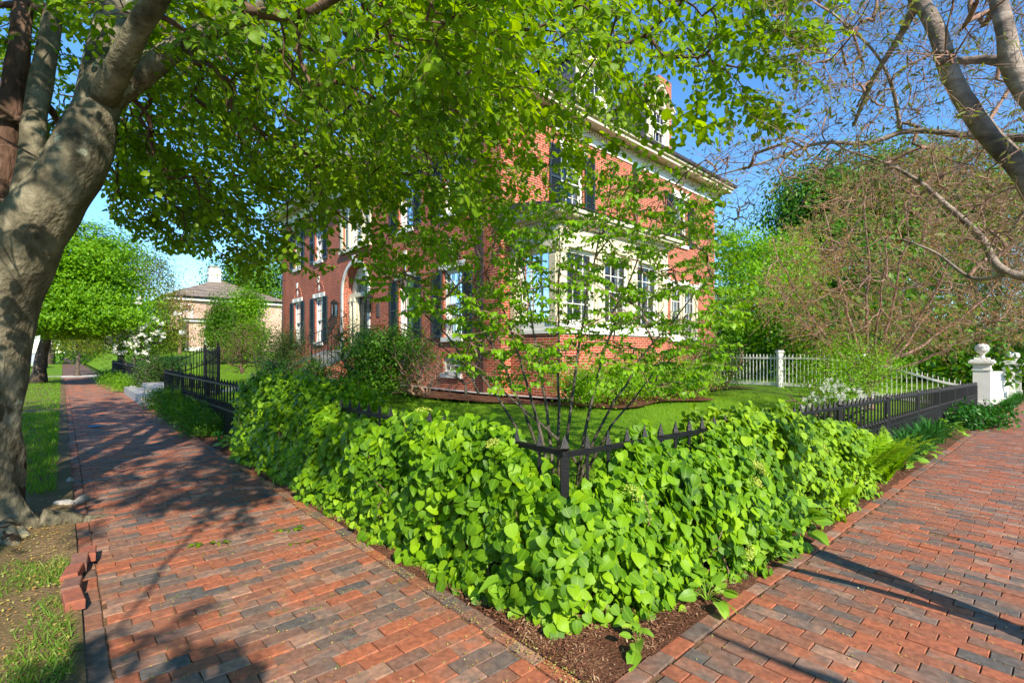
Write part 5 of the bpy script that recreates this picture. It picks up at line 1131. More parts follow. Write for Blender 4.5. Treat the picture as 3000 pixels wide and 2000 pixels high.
b = by(2105, 14.8); tree('yew_bush', 'dark olive and rust yew at the right hand end of the house', 'shrub', b, [B3(2110, 1075, 14.8, b, 75, 65, 90), B3(2060, 1050, 14.8, b, 45, 50, 40)], M['L_yew'], .06, 100, 'narrow', .45, (0, 0), 'redtwig', 27, .9, .3)
# right: trees behind the house and the picket fence
b = by(2180, 36); tree('maple_tree', 'fresh green maple standing right behind the corner of the brick house', 'tree', b, [B3(2190, 880, 35, b, 130, 120, 120), B3(2260, 800, 36, b, 130, 110, 100), B3(2170, 730, 36, b, 80, 60, 45), B3(2300, 960, 33, b, 120, 80, 80)], M['L_stem'], .2, 85, 'dia', 1.2, (.3, .1), 'bark', 28, .6, .45, nb=120)
b = by(2500, 46); tree('maple_tree', 'tall dark green maple above the crab apple', 'tree', b, [B3(2520, 560, 46, b, 200, 140, 150), B3(2390, 640, 46, b, 150, 150, 140), B3(2680, 620, 46, b, 220, 200, 170), B3(2500, 820, 44, b, 300, 200, 260), B3(2860, 640, 48, b, 200, 260, 200), B3(2330, 800, 44, b, 120, 130, 70)], M['L_mid'], .38, 95, 'dia', 1.8, (.5, .1), 'bark', 29, .6, .1)
b = by(2130, 50); tree('bare_tree', 'bare bluish grey tree against the sky beside the house', 'tree', b, [B3(2140, 680, 50, b, 70, 110, 40), B3(2180, 600, 50, b, 50, 60, 15)], M['L_olive'], .1, 6, 'narrow', 1.2, (.25, .1), 'greytwig', 30, 1, .1, nb=420, tipr=.016)
b = by(2900, 34); tree('hemlock_tree', 'dark hemlock with drooping layers behind the board fence', 'tree', b, [B3(2900, 900, 34, b, 150, 120, 120), B3(2990, 780, 33, b, 120, 160, 110), B3(2960, 1010, 32, b, 120, 55, 70)], M['needle'], .17, 90, 'narrow', 1.3, (.35, .1), 'bark', 31, .3, .2, ups=1.2)
b = by(2700, 40); tree('maple_tree', 'green understorey tree behind the arched picket fence', 'tree', b, [B3(2650, 1000, 38, b, 150, 60, 90), B3(2420, 1010, 38, b, 130, 60, 80), B3(2820, 980, 38, b, 110, 60, 50)], M['L_mid'], .2, 80, 'dia', 1.2, (.25, .1), 'bark', 32, .6, .3)
# far woodland that closes the view; unseen trees opposite are added for window reflections
rs = np.random.RandomState(44); Pw = []; 
for q in range(620):
    a_, b_ = rs.uniform(30, 75), rs.uniform(-5, 50)
    if rs.rand() < .45: a_, b_ = rs.uniform(-2, 55), rs.uniform(68, 100)
    if q > 470: a_, b_ = (rs.uniform(-50, 60), rs.uniform(-60, -42)) if q % 2 else (rs.uniform(-60, -42), rs.uniform(-40, 60))
    elif q > 420: a_, b_ = rs.uniform(26, 48), rs.uniform(2, 40)
    elif q > 360: a_, b_ = rs.uniform(42, 90), rs.uniform(-6, 14)
    x, y = XY(a_, b_); h = rs.uniform(3.0, 7.0) if q <= 470 else rs.uniform(5, 11); z0 = zg(x, y); r_ = rs.uniform(1.6, 3.2)
    c = np.array([x, y, z0+h*rs.uniform(.2, .8)]); Pw.append(c+rdir(230, rs)*np.array([r_, r_, r_*.8])*rs.uniform(.7, 1, (230, 1)))
Pw = np.concatenate(Pw); tag(scatter('woodland', 'dia', Pw, rdir(len(Pw), rs), rdir(len(Pw), rs)+[0, 0, .8], .45, M['L_mid'], None, rs), kind='stuff')
# crab apple with a haze of brown twigs
rs = np.random.RandomState(50); b = by(2540, 15.2); co_ = np.array([b[0], b[1], zg(*b)-.05]); crab = thing('crab_apple_tree', co_, 'spreading crab apple with a haze of bare red brown twigs in the right hand garden', 'tree')
G = Grow(rs); mb = MB(); 
tr = np.array([[0, 0, 0], [.03, 0, .5], [-.05, .05, 1.0], [0, 0, 1.5]]); tubes_for(mb, tr, [.22, .15, .14, .12], 12, .06, 3)
arms = [(2260, 700), (2300, 880), (2420, 600), (2540, 520), (2680, 560), (2840, 640), (2950, 800), (2900, 950), (2380, 960), (2600, 700), (2750, 850)]
for px, py in arms:
    e = np.array(rel(px, py, 15.2+rs.uniform(-2.5, 2.5), b)); s0 = np.array([0, 0, rs.uniform(.9, 1.5)]); c1 = s0+np.array([e[0]*.55, e[1]*.55, (e[2]-s0[2])*.25]); u = np.linspace(0, 1, 12)[:, None]
    pts = (1-u)**2*s0+2*(1-u)*u*c1+u*u*e+rs.randn(12, 3)*.05*u; mb.tube(pts, np.linspace(.06, .014, 12), 8); G.seed(pts, .03)
mb.build('trunk', M['redtwig'], crab, True)
k = 5200; CB = [(2190, 880), (2250, 760), (2350, 640), (2480, 540), (2640, 450), (2820, 410), (3060, 440), (3060, 980), (2850, 1020), (2620, 1040), (2420, 1030), (2260, 960)]
X = rs.uniform(2180, 3060, k); Y = rs.uniform(390, 1050, k); d = 15.2+rs.uniform(-3.4, 3.4, k); ok = inpoly(X, Y, CB); T = np.stack([(X-1500)/F*d, d, CAMH+(1030-Y)/F*d], 1)[ok]-co_; T = T[T[:, 2] > .8][:1500]
G.run(T, step=.26, wob=.04, pl=.2, droop=-.25); mb = MB(); G.mesh(mb, .0055, .42, .07)
base = G.buf[G.tips]; td = np.array([G.T[i] for i in G.tips]); LP = []; LDr = []
for bb_, d_ in zip(base, td):
    for q in range(3):
        dv = norm(d_+rs.randn(3)*.65+[0, 0, .25]); L_ = rs.uniform(.25, .8); path = bb_+dv*L_*np.linspace(0, 1, 4)[:, None]+rs.randn(4, 3)*.03; mb.tube(path, [.0055, .005, .0045, .003], 3, False)
        for j in range(5): LP.append(path[0]*(1-j/5)+path[-1]*(j/5)+rs.randn(3)*.03); LDr.append(dv+rs.randn(3)*.8)
mb.build('twig', M['redtwig'], crab, True); LP = np.array(LP); scatter('foliage', 'dia', LP, LDr, rdir(len(LP), rs)+[0, 0, .6], rs.uniform(.03, .075, len(LP)), M['L_bronze'], crab, rs)
b = by(2480, 12.2); tree('spring_shrub', 'loose fresh green shrub in front of the white picket fence', 'shrub', b, [B3(2480, 1050, 12.2, b, 130, 70, 70), B3(2400, 1100, 12, b, 80, 55, 40), B3(2560, 1080, 12.4, b, 80, 60, 45), B3(2480, 1130, 11.8, b, 120, 30, 40)], M['L_stem'], .05, 48, 'dia', .45, (0, 0), 'twig', 33, .7, .1, nb=420, tipr=.004)
b = by(2440, 8.9); fo = tree('fothergilla_shrub', 'shrub covered in white bottlebrush flowers just inside the right hand iron fence', 'shrub', b, [B3(2440, 1200, 8.9, b, 100, 50, 60)], M['L_mid'], .04, 40, 'dia', .25, (0, 0), 'twig', 34, .8, .3)
rs = np.random.RandomState(9)
for q in range(95):
    t = rs.rand(); px = 2345+t*215; py = 1170-60*math.exp(-((px-2440)/60)**2)+rs.uniform(0, 55)-20*(px > 2500); c = np.array(rel(px, py, 8.9+rs.uniform(-.5, .5), b)); k = 30
    h = rs.rand(k); P = c+np.stack([rs.randn(k)*.011, rs.randn(k)*.011, (h-.5)*.06], 1); scatter('flower', 'dia', P, np.stack([rs.randn(k), rs.randn(k), rs.rand(k)], 1), rdir(k, rs), .022, M['petal'], fo, rs)

# ------------------------------------------------------------------ bedding plants
def clump(name, label, catg, px_or_xy, n, h, m, kind, seed, group=None, spread=.5):
    rs = np.random.RandomState(seed); x, y = px_or_xy; o = np.array([x, y, zg(x, y)+.02]); V = []; 
    if kind == 'strap':
        mb = MB(); F_ = []; k = 0
        for i in range(n):
            t = rs.rand()*6.28; L_ = h*rs.uniform(.7, 1.25); b0 = np.array([rs.randn()*.06, rs.randn()*.06, 0]); d = np.array([math.cos(t), math.sin(t), 0]); sd = np.array([-d[1], d[0], 0]); w_ = rs.uniform(.008, .014); u = np.linspace(0, 1, 7)
            lean = rs.uniform(.3, 1.0)*spread*2
            P = b0+d*(L_*lean*u**1.6)[:, None]+np.array([0, 0, 1.])*(L_*(u*1.0-.62*lean*u**2.4))[:, None]; W = w_*np.sin(np.pi*np.clip(u*.85+.15, 0, 1))**.6; W[-1] = .001
            V.append(np.stack([P-sd*W[:, None], P+sd*W[:, None]], 1).reshape(-1, 3)); F_.append(np.array([(2*j, 2*j+1, 2*j+3, 2*j+2) for j in range(6)])+k); k += 14
        ob = make_mesh(name, np.concatenate(V), [np.concatenate(F_)], m, None, True); ob.location = o; return tag(ob, label, catg, group)
    if kind == 'fern':
        P = []; D = []; NN = []; S = []; mb = MB()
        for i in range(n):
            t = rs.rand()*6.28; L_ = h*rs.uniform(.75, 1.2); d = np.array([math.cos(t), math.sin(t), 0]); u = np.linspace(.05, 1, 30); lean = rs.uniform(.25, .75); sd = np.array([-d[1], d[0], 0])
            R_ = d*(L_*lean*u**1.5)[:, None]+np.array([0, 0, 1.])*(L_*(u-.38*lean*u**3))[:, None]; T = norm(np.gradient(R_, axis=0)); mb.tube(R_[::4], np.linspace(.004, .0015, len(R_[::4])), 3, False)
            w_ = L_*.17*np.sin(np.pi*np.clip(u*.93+.03, 0, 1)**.8)
            for sg in (1, -1): P.append(R_); D.append(norm(sd*sg+T*.35+rs.randn(30, 3)*.05)); NN.append(np.cross(T, sd)+rs.randn(30, 3)*.1); S.append(np.maximum(w_, .01))
        root = thing(name, o, label, catg, group); scatter('frond', 'narrow', np.concatenate(P), np.concatenate(D), np.concatenate(NN), np.concatenate(S), m, root, rs); mb.build('stem', M['L_fern'], root, True); return root
    if kind in ('hosta', 'heart', 'round', 'dia'):
        t = rs.rand(n)*6.28; r_ = np.sqrt(rs.rand(n)); el = .25+.75*(1-r_); d = np.stack([np.cos(t), np.sin(t), el*.7-.15], 1); P = np.stack([np.cos(t)*r_*h*.55, np.sin(t)*r_*h*.55, h*(1-.75*r_**1.5)*rs.uniform(.6, 1, n)], 1); nn = np.stack([np.cos(t)*.45, np.sin(t)*.45, np.ones(n)], 1)+rs.randn(n, 3)*.25
        sz = spread*(.6+.6*rs.rand(n)); root = thing(name, o, label, catg, group); scatter('foliage', kind, P, d, nn, sz, m, root, rs); mb = MB()
        for i in range(0, n, max(1, n//40)): mb.tube(np.array([[0, 0, 0], P[i]*.5+[0, 0, .02], P[i]]), .0025, 3, False)
        mb.build('stem', m, root, True); return root
def ab_xy(a, b_): x, y = XY(a, b_); return float(x), float(y)
fern_l = ['lime green fern nearest the hydrangea mass', 'tall lime green fern against the right hand iron fence', 'lime green fern leaning toward the pavement', 'lime green fern beside the first daylilies', 'small lime green fern low at the pavement edge']
for k, (a_, b_, n, h) in enumerate(((4.4, -.40, 18, .60), (5.0, -.42, 20, .78), (5.5, -.50, 18, .62), (6.1, -.42, 16, .66), (3.7, -.48, 10, .34))):
    clump('fern', fern_l[k], 'fern', ab_xy(a_, b_), n, h, M['L_fern'], 'fern', 60+k, 'ferns along the right hand fence')
dl = ['first dark green daylily clump after the ferns', 'second daylily clump along the right hand fence', 'third daylily clump along the right hand fence', 'fourth daylily clump along the right hand fence', 'daylily clump in front of the board fence', 'second daylily clump in front of the board fence', 'far daylily clump in front of the board fence', 'farthest daylily clump before the second gatepost']
for k, (a_, b_, n, h) in enumerate(((6.7, -.32, 230, .56), (7.8, -.34, 230, .58), (9.3, -.32, 230, .58), (10.6, -.32, 230, .58), (22.5, -.75, 170, .6), (25.5, -.75, 170, .6), (28.5, -.75, 170, .6), (32, -.75, 170, .6))):
    clump('daylily', dl[k], 'plant', ab_xy(a_, b_), n, h, M['L_day'], 'strap', 70+k, 'daylilies along the right hand pavement', .5)
ho = [(-.02, -.52, 7, .12, .09, 'tiny bright hydrangea shoot in the mulch at the very corner of the bed'), (.75, -.50, 16, .2, .12, 'yellow green hosta leaves under the right arm of the hedge'), (2.55, -.42, 34, .30, .17, 'broad yellow hosta at the edge of the right hand bed'), (1.72, -.46, 26, .24, .15, 'yellow leaved hosta below the hydrangea beside the right hand pavement'), (7.0, -.50, 30, .26, .13, 'hosta in front of the first daylily clump'), (8.5, -.45, 40, .3, .14, 'hosta between the second and third daylily clumps'), (11.8, -.4, 60, .4, .16, 'large hosta after the fourth daylily clump'), (-.25, .28, 22, .16, .11, 'small yellow edged hosta at the left foot of the hedge')]
for k, (a_, b_, n, h, s_, lab) in enumerate(ho): clump('hosta', lab, 'plant', ab_xy(a_, b_), n, h, M['L_hosta'], 'hosta', 80+k, None, s_)
b = ab_xy(15.5, -.55); tree('laurel_bush', 'broad green bush between the right hand pavement and the end of the iron fence', 'shrub', b, [((0, 0, .3), (.45, .4, .32), 45), ((-.7, -.6, .25), (.4, .35, .26), 25)], M['L_day'], .1, 60, 'dia', .35, (0, 0), 'twig', 90)
# left bed outside the fence
lb = [(-.15, 8.6, 'astilbe', 60, .42, 'lacy green astilbe beside the exposed left fence'), (-.15, 9.6, 'astilbe', 70, .50, 'second lacy astilbe along the left fence'), (-.18, 10.7, 'astilbe', 80, .55, 'third lacy astilbe along the left fence'), (-.15, 12.6, 'astilbe', 90, .60, 'fourth lacy astilbe along the left fence'), (-.15, 14.2, 'astilbe', 90, .62, 'bronze tinted astilbe by the granite steps')]
for k, (a_, b_, nm, n, h, lab) in enumerate(lb):
    x, y = ab_xy(a_, b_); tree(nm, lab, 'plant', (x, y), [((0, 0, h*.55), (.46, .46, h*.5), 50)], M['L_mid'], .06, 80, 'narrow', .22, (0, 0), 'twig', 100+k, .7, .2, group='astilbes along the left fence', branch=True, nb=40, tipr=.002)
for k, (a_, b_, lab) in enumerate(((-.22, 9.9, 'dark grassy daylily clump before the second astilbe'), (-.25, 11.6, 'grassy daylily clump among the left astilbes'), (-.2, 7.6, 'single thin daylily tuft in the mulch of the left bed'))):
    clump('daylily', lab, 'plant', ab_xy(a_, b_), 110 if k < 2 else 14, .42 if k < 2 else .26, M['L_day'], 'strap', 110+k, None, .5)
for k, (a_, b_, lab) in enumerate(((-.2, 6.9, 'narrow leaved hosta at the end of the left hydrangea mass'), (-.25, 5.7, 'low green hosta under the left hydrangea mass'))):
    clump('hosta', lab, 'plant', ab_xy(a_, b_), 24, .22, M['L_hosta'], 'hosta', 114+k, None, .15)
for k in range(6):
    x, y = ab_xy(-.25+.1*(k % 2), 22.2+k*2.0); tree('border_perennial', ['yellow green perennial clump under the near end of the far iron fence', 'second perennial clump under the far iron fence', 'third perennial clump under the far iron fence', 'fourth perennial clump under the far iron fence', 'fifth perennial clump under the far iron fence', 'last perennial clump before the driveway'][k], 'plant', (x, y),
         [((0, 0, .3), (.8, .8, .32), 36)], M['L_mid'] if k % 2 else M['L_maple'], .08, 50, 'narrow', .35, (0, 0), 'twig', 120+k, group='perennials under the far fence', branch=False)
rs = np.random.RandomState(77)
ix = (by(770, 16.8), by(745, 17.2), by(800, 16.6))
for k, bxy in enumerate(ix): clump('iris', ['blue green iris clump in the front lawn', 'iris clump left of the tallest one', 'iris clump nearest the front steps'][k], 'plant', bxy, 60, .62, M['L_iris'], 'strap', 130+k, 'irises in the front lawn', .22)
# mulch and gravel around the house
def bedpoly(name, pts, m, dz=.05):
    V = []; 
    for x, y in pts: V.append((x, y, zg(x, y)+dz))
    return tag(make_mesh(name, np.array(V), [np.arange(len(V))[None]], m), kind='structure')
def hxy(x, y): p = P0+hu*x+hv*y; return float(p[0]), float(p[1])
def strip(name, line, w0, w1, m, dz):
    mb = MB(); n = len(line)
    V = []
    for (x, y), (nx, ny), q in line:
        for w_ in (w0, w1*q): xx, yy = hxy(x+nx*w_, y+ny*w_); V.append((xx, yy, zg(xx, yy)+dz))
    mb.add(V, [np.array([(2*i, 2*i+1, 2*i+3, 2*i+2) for i in range(n-1)])]); return tag(mb.build(name, m, None, True), kind='structure')
ln = [((0, y), (-1, -.0), 1+.1*math.sin(y*1.3)) for y in lin(17, .6, 30)]+[((0, 0), (-.75, -.45), 1.25)]+[((x, -1.66 if .3 < x < 5.3 else (-.9 if x < 7 else 0)), (0, -1), 1+.12*math.sin(x*1.7)) for x in lin(.4, 12.5, 30)]
strip('mulch_bed', ln, -.1, 1.45, M['mulch'], .075); 
gl = [((0, y), (-1, 0), 1) for y in lin(7, .3, 16)]+[((0, 0), (-.7, -.7), 1)]+[((.2, -1.0), (-1, -.2), .8), ((.32, -1.66), (-.7, -.7), .9), ((1.2, -1.66), (0, -1), .8)]
strip('gravel_strip', gl, -.05, .42, M['granite'], .11)
# the brick garden path from the gate to the steps
mb = MB(); A = np.array(XY(1.9, 18.3)); Bp = np.array(hxy(-2.4, 8.3)); n = 14; V = []
for i in range(n+1):
    p = A*(1-i/n)+Bp*(i/n); d = norm(Bp-A); s_ = np.array([-d[1], d[0]])*.6
    for q in (p-s_, p+s_): V.append((q[0], q[1], zg(q[0], q[1])+.025))
mb.add(V, [np.array([(2*i, 2*i+1, 2*i+3, 2*i+2) for i in range(n)])]); tag(mb.build('garden_path', M['bluestone'], None, True), kind='structure')

# ------------------------------------------------------------------ grass, chips and litter
rs = np.random.RandomState(88)
def blades(name, a, b_, h, m, dz=0., lean=.35):
    n = len(a); x = C0[0]+a*uR[0]+b_*vL[0]; y = C0[1]+a*uR[1]+b_*vL[1]; z = np.where((a > 0) & (b_ > 0), yard(a, b_), pave(a, b_))+dz
    D = norm(np.stack([rs.randn(n)*lean, rs.randn(n)*lean, np.ones(n)], 1)); N_ = rdir(n, rs)*np.array([1, 1, .1]); return tag(scatter(name, 'blade', np.stack([x, y, z], 1), D, N_, h*(.5+rs.rand(n)), m, None, rs), kind='stuff')
n = 90000; X = rs.rand(n)**.8; a = .4+rs.rand(n)*15; b_ = .4+rs.rand(n)*11; k = (np.minimum(a, b_) < 7) & ~((a > 5.9-1.6) & (b_ > 7.3-1.7) & (a < 18)) ; blades('grass', a[k], b_[k], .055, M['grassblade'])
n = 30000; a = .1+rs.rand(n)*5.0; b_ = 6+rs.rand(n)*26; blades('grass', a, b_, .07, M['grassblade'])
n = 34000; a = -2.25-rs.rand(n)*2.6; b_ = 5.2+rs.rand(n)*9.5; blades('grass', a, b_, .07, M['grassblade'], .04)
n = 26000; a = -2.25-rs.rand(n)*2.8; b_ = 15.3+rs.rand(n)*22; blades('grass', a, b_, .08, M['grassblade'], .04)
n = 42000; a = -2.16-rs.rand(n)*2.2; b_ = .5+rs.rand(n)*3.6; pn = np.array([mn.noise(Vector((p*1.7, q*1.7, 0)))+.5*mn.noise(Vector((p*5, q*5, 2))) for p, q in zip(a, b_)]); k = (pn > -.02) & (np.hypot(a+2.55, b_-3.75) > .75); blades('grass', a[k], b_[k], .05, M['drygrass'], .02, .7)
n = 24000; a = 2+rs.rand(n)*20; b_ = -3.5-rs.rand(n)*2.4; blades('grass', a, b_, .06, M['grassblade'], .02)
def flakes(name, a, b_, size, m, dz, kind='dia', lift=.25):
    n = len(a); x = C0[0]+a*uR[0]+b_*vL[0]; y = C0[1]+a*uR[1]+b_*vL[1]; z = pave(a, b_)+und(a, b_)+dz; D = rdir(n, rs)*np.array([1, 1, lift]); N_ = rdir(n, rs)*.35+np.array([0, 0, 1]); return tag(scatter(name, kind, np.stack([x, y, z], 1), D, N_, size*(.5+rs.rand(n)), m, None, rs), kind='stuff')
n = 26000; s_ = rs.rand(n)**1.4; side = rs.rand(n) < .5; a = np.where(side, -.37+rs.rand(n)*.5, -.37+s_*7.5); b_ = np.where(side, -.55+s_*7.5, -.55+rs.rand(n)*.6); flakes('mulch_chips', a, b_, .024, M['chips'], .022+.05*np.clip(np.minimum(a+.37, b_+.55), 0, .4), 'narrow', .35)
# light coloured bud scales and catkins, thickest along the bed edges and joints
n = 4200; a = rs.uniform(-2.0, -.4, n); b_ = -1+rs.rand(n)**1.3*9; jr = rs.rand(n) < .75; b_ = np.where(jr, np.round((b_+3.3)/BW)*BW-3.3+BW/2+rs.randn(n)*.005, b_); flakes('fallen_litter', a, b_, .011, M['litter'], .004)
n = 2200; k_ = rs.rand(n) < .5; a = np.where(k_, -.46+rs.randn(n)*.02, -.45+rs.rand(n)*.5); b_ = np.where(k_, -.5+rs.rand(n)*6, -.5+rs.rand(n)*.5); flakes('fallen_litter', a, b_, .012, M['litter'], .02)
n = 4200; a = -.3+rs.rand(n)**.9*12; b_ = -.68-rs.rand(n)*2.4; jr = rs.rand(n) < .8; a = np.where(jr, np.round((a+.31)/BW)*BW-.31+BW/2+rs.randn(n)*.005, a); flakes('fallen_litter', a, b_, .013, M['litter'], .004)
n = 7000; a = -2.15-rs.rand(n)*2; b_ = .5+rs.rand(n)*4.5; flakes('fallen_litter', a, b_, .018, M['litter'], .045)
n = 4500; q = rs.rand(600, 2); ca = 1+q[:, 0]*9; cb = -.9-q[:, 1]*2.0; ca = np.round((ca+.31)/BW)*BW-.31+BW/2; i = rs.randint(0, 600, n); blades('joint_weeds', ca[i]+rs.randn(n)*.006, cb[i]+rs.randn(n)*.028, .014, M['drygrass'], -.004, .9)
q = rs.rand(90, 2); ca = -1.95+q[:, 0]*1.45; cb = -.6+q[:, 1]*6; cb = np.round((cb+3.3)/BW)*BW-3.3+BW/2; i = rs.randint(0, 90, 900); blades('joint_weeds', ca[i]+rs.randn(900)*.02, cb[i]+rs.randn(900)*.006, .02, M['drygrass'], -.004, .9)
# tuft of grass between the edging bricks, fallen sprigs
def sprig(px, py, label, n, seed):
    rs = np.random.RandomState(seed); y = CAMH*F/(py-1030); x = (px-1500)/F*y; o = np.array([x, y, zg(x, y)+.012]); root = thing('fallen_sprig', o, label, 'twig', 'fallen sprigs on the left pavement'); t = rs.rand()*3
    d = np.array([math.cos(t*.4), math.sin(t*.4)*.5, .02]); path = d*np.linspace(-.13, .13, 6)[:, None]+rs.randn(6, 3)*[.006, .006, .001]; MB().tube(path, .0022, 4, False).build('twig', M['twig'], root)
    P = path[rs.randint(0, 6, n)]+rs.randn(n, 3)*[.01, .01, .004]; scatter('foliage', 'ovate', P, rdir(n, rs)*[1, 1, .1], rdir(n, rs)*.3+[0, 0, 1], .045, M['L_beech'], root, rs)
sprig(622, 1593, 'green leafy sprig lying on the bricks in the middle of the left pavement', 15, 1); sprig(848, 1552, 'green sprig lying near the hedge edge of the left pavement', 11, 2); sprig(900, 1588, 'smallest wilted sprig on the left pavement', 7, 3)
bx_, by_ = by(278, 10.0); bp_ = MB(); bp_.lathe((0, 0, 0), [(.01, .0), (.105, .0), (.11, .006), (.105, .012), (.01, .013)], 20); o = bp_.build('utility_cover', simple('blue_plastic', (.02, .20, .42), .5)); o.location = (bx_, by_, .008); tag(o, 'flat bright blue disc lying on the left pavement', 'cover')
# loose bricks, stones beside the beech
rs = np.random.RandomState(15)
def rot_box(name, x, y, z, dims, rz, tilt, m, label, catg, group):
    mb = MB(); a, b_, c = [v/2 for v in dims]; e = .006
    v = []
    for zz, i in ((-c, 0), (c-e, 0), (c, e)):
        for sx, sy in ((-1,-1),(1,-1),(1,1),(-1,1)): v.append((sx*(a-i), sy*(b_-i), zz))
    f = [(i, (i+1) % 4, (i+1) % 4+4, i+4) for i in range(4)]+[(i+4, (i+1) % 4+4, (i+1) % 4+8, i+8) for i in range(4)]+[(8,9,10,11)]
    mb.add(v, [np.array(f)]); o = mb.build(name, m); o.location = (x, y, z); o.rotation_euler = (tilt[0], tilt[1], rz); return tag(o, label, catg, group)
wb = ['topmost loose edging brick beside the grass tuft', 'second loose edging brick from the grass tuft', 'third loose edging brick from the grass tuft', 'fourth loose edging brick from the grass tuft', 'lowest loose edging brick nearest the viewer']
for k, (px, py) in enumerate(((258, 1645), (232, 1672), (212, 1705), (210, 1745), (214, 1785))):
    y = CAMH*F/(py-1030); x = (px-1500)/F*y; rot_box('loose_brick', x, y, .06, (.19, .09, .06), 2.3+rs.randn()*.15, (rs.randn()*.08, rs.randn()*.08), [simple('loose_brick_red', (.34, .10, .05), .85, (.2, .07, .05), 20, .2), simple('loose_brick_brown', (.25, .11, .07), .85, (.14, .07, .06), 20, .2)][k % 2], wb[k], 'brick', 'loose bricks at the verge edge')
def stone(x, y, z, r, label, seed):
    rs = np.random.RandomState(seed); mb = MB(); n = 12; V = []
    for i in range(7):
        ph = math.pi*i/6
        for j in range(n):
            t = 2*math.pi*j/n; d = np.array([math.sin(ph)*math.cos(t), math.sin(ph)*math.sin(t), math.cos(ph)]); V.append(d*r*(1+.35*mn.noise(Vector(d*1.6+np.array([seed, 0, 0])))))
    i = np.arange(6)[:, None]*n; j = np.arange(n)[None]; k = (j+1) % n; mb.add(V, [np.stack([i+j, i+k, i+n+k, i+n+j], -1).reshape(-1, 4)]); o = mb.build('stone', M['granite'], None); o.location = (x, y, z); return tag(o, label, 'stone')
for k, (px, py, r, lab) in enumerate(((185, 1480, (.20, .09, .06), 'long pale stone lying between the beech roots and the kerb bricks'), (238, 1470, (.05, .17, .07), 'narrow upright edged stone against the pavement edge'), (205, 1412, (.06, .06, .06), 'small rounded stone in the grass tuft above the longer stones'))):
    y = CAMH*F/(py-1030); x = (px-1500)/F*y; stone(x, y, .02, np.array(r)*.6, lab, k+3)
x, y = ab_xy(-.3, 20.5); stone(x, y, .12, np.array((.18, .14, .2)), 'pointed grey stone beside the granite steps', 9)

# ------------------------------------------------------------------ white fences on the right
wf = thing('white_picket_fence', XY(22, 0).tolist()+[float(pave(22, 0))], 'white picket fence running back across the garden with an arched end section', 'fence'); wo = np.array(wf.location)
def wpt(b_): x, y = XY(22.0, b_); return np.array([x, y, zg(x, y)])-wo
bs = .45
for k in range(5):
    b0, b1 = .35+k*3.1, .35+(k+1)*3.1; mb = MB(); mr = MB()
    nn = 20
    for i in range(nn):
        b_ = b0+(b1-b0)*(i+.5)/nn; p = wpt(b_); arch = (.0 if k else -.48*(1-sstep((b_-.3)/2.9)**.8))
        h = 1.5+arch; w_ = .055
        mb.beam(p+[0, 0, .1], p+[0, 0, h-.03], w_, .02, (vL[0], vL[1], 0)); mb.beam(p+[0, 0, h-.03], p+[0, 0, h], w_*.6, .018, (vL[0], vL[1], 0))
    qs = lin(b0+.06, b1-.06, 9)
    for i in range(8):
        for zr, hh_ in ((.12, .14), (1.32, .08)):
            z0_ = zr+(0 if k or zr < 1 else -.48*(1-sstep((qs[i]-.3)/2.9)**.8)); z1_ = zr+(0 if k or zr < 1 else -.48*(1-sstep((qs[i+1]-.3)/2.9)**.8))
            mr.beam(wpt(qs[i])+[-.02, 0, z0_], wpt(qs[i+1])+[-.02, 0, z1_], .06, hh_)
    mb.build('picket_panel', M['white'], wf); mr.build('rail', M['white'], wf)
    p = wpt(b1); mp_ = MB(); mp_.box(p+[-.11, -.11, -.1], p+[.11, .11, 1.58]); mp_.box(p+[-.15, -.15, 1.58], p+[.15, .15, 1.63]); mp_.box(p+[-.12, -.12, 1.63], p+[.12, .12, 1.68]); mp_.build('post', M['white'], wf)
def gatepost(a_, b_, label, h=1.9):
    x, y = XY(a_, b_); z = float(pave(a_, b_)); r_ = thing('white_gatepost', (x, y, z), label, 'gatepost', 'white gateposts'); r_.rotation_euler[2] = math.atan2(uR[1], uR[0])
    mb = MB(); mb.box((-.27, -.27, -.1), (.27, .27, .35)); mb.box((-.23, -.23, .35), (.23, .23, h-.22)); mb.box((-.26, -.26, h-.42), (.26, .26, h-.38)); mb.build('shaft', M['white'], r_)
    mb = MB(); mb.box((-.28, -.28, h-.22), (.28, .28, h-.16)); mb.box((-.34, -.34, h-.16), (.34, .34, h-.08)); mb.box((-.30, -.30, h-.08), (.30, .30, h-.03)); mb.box((-.2, -.2, h-.03), (.2, .2, h+.04)); mb.build('cap', M['white'], r_)
    mb = MB(); mb.lathe((0, 0, h+.04), [(.10, 0), (.07, .05), (.06, .10), (.12, .16), (.18, .24), (.21, .33), (.18, .43), (.10, .49), (.02, .51)], 20); mb.build('ball_finial', M['stone'], r_, True)
gatepost(22.3, -.12, 'white panelled gatepost with a ball finial where the iron fence ends'); gatepost(36.5, -.12, 'farther white gatepost with a ball finial at the right edge', 2.0); gatepost(38.6, -.3, 'white gatepost just behind the farther one', 2.0)
bf = thing('white_board_fence', XY(22.6, -.1).tolist()+[float(pave(23, 0))], 'white panelled board fence between the gateposts on the right', 'fence'); fo_ = np.array(bf.location)
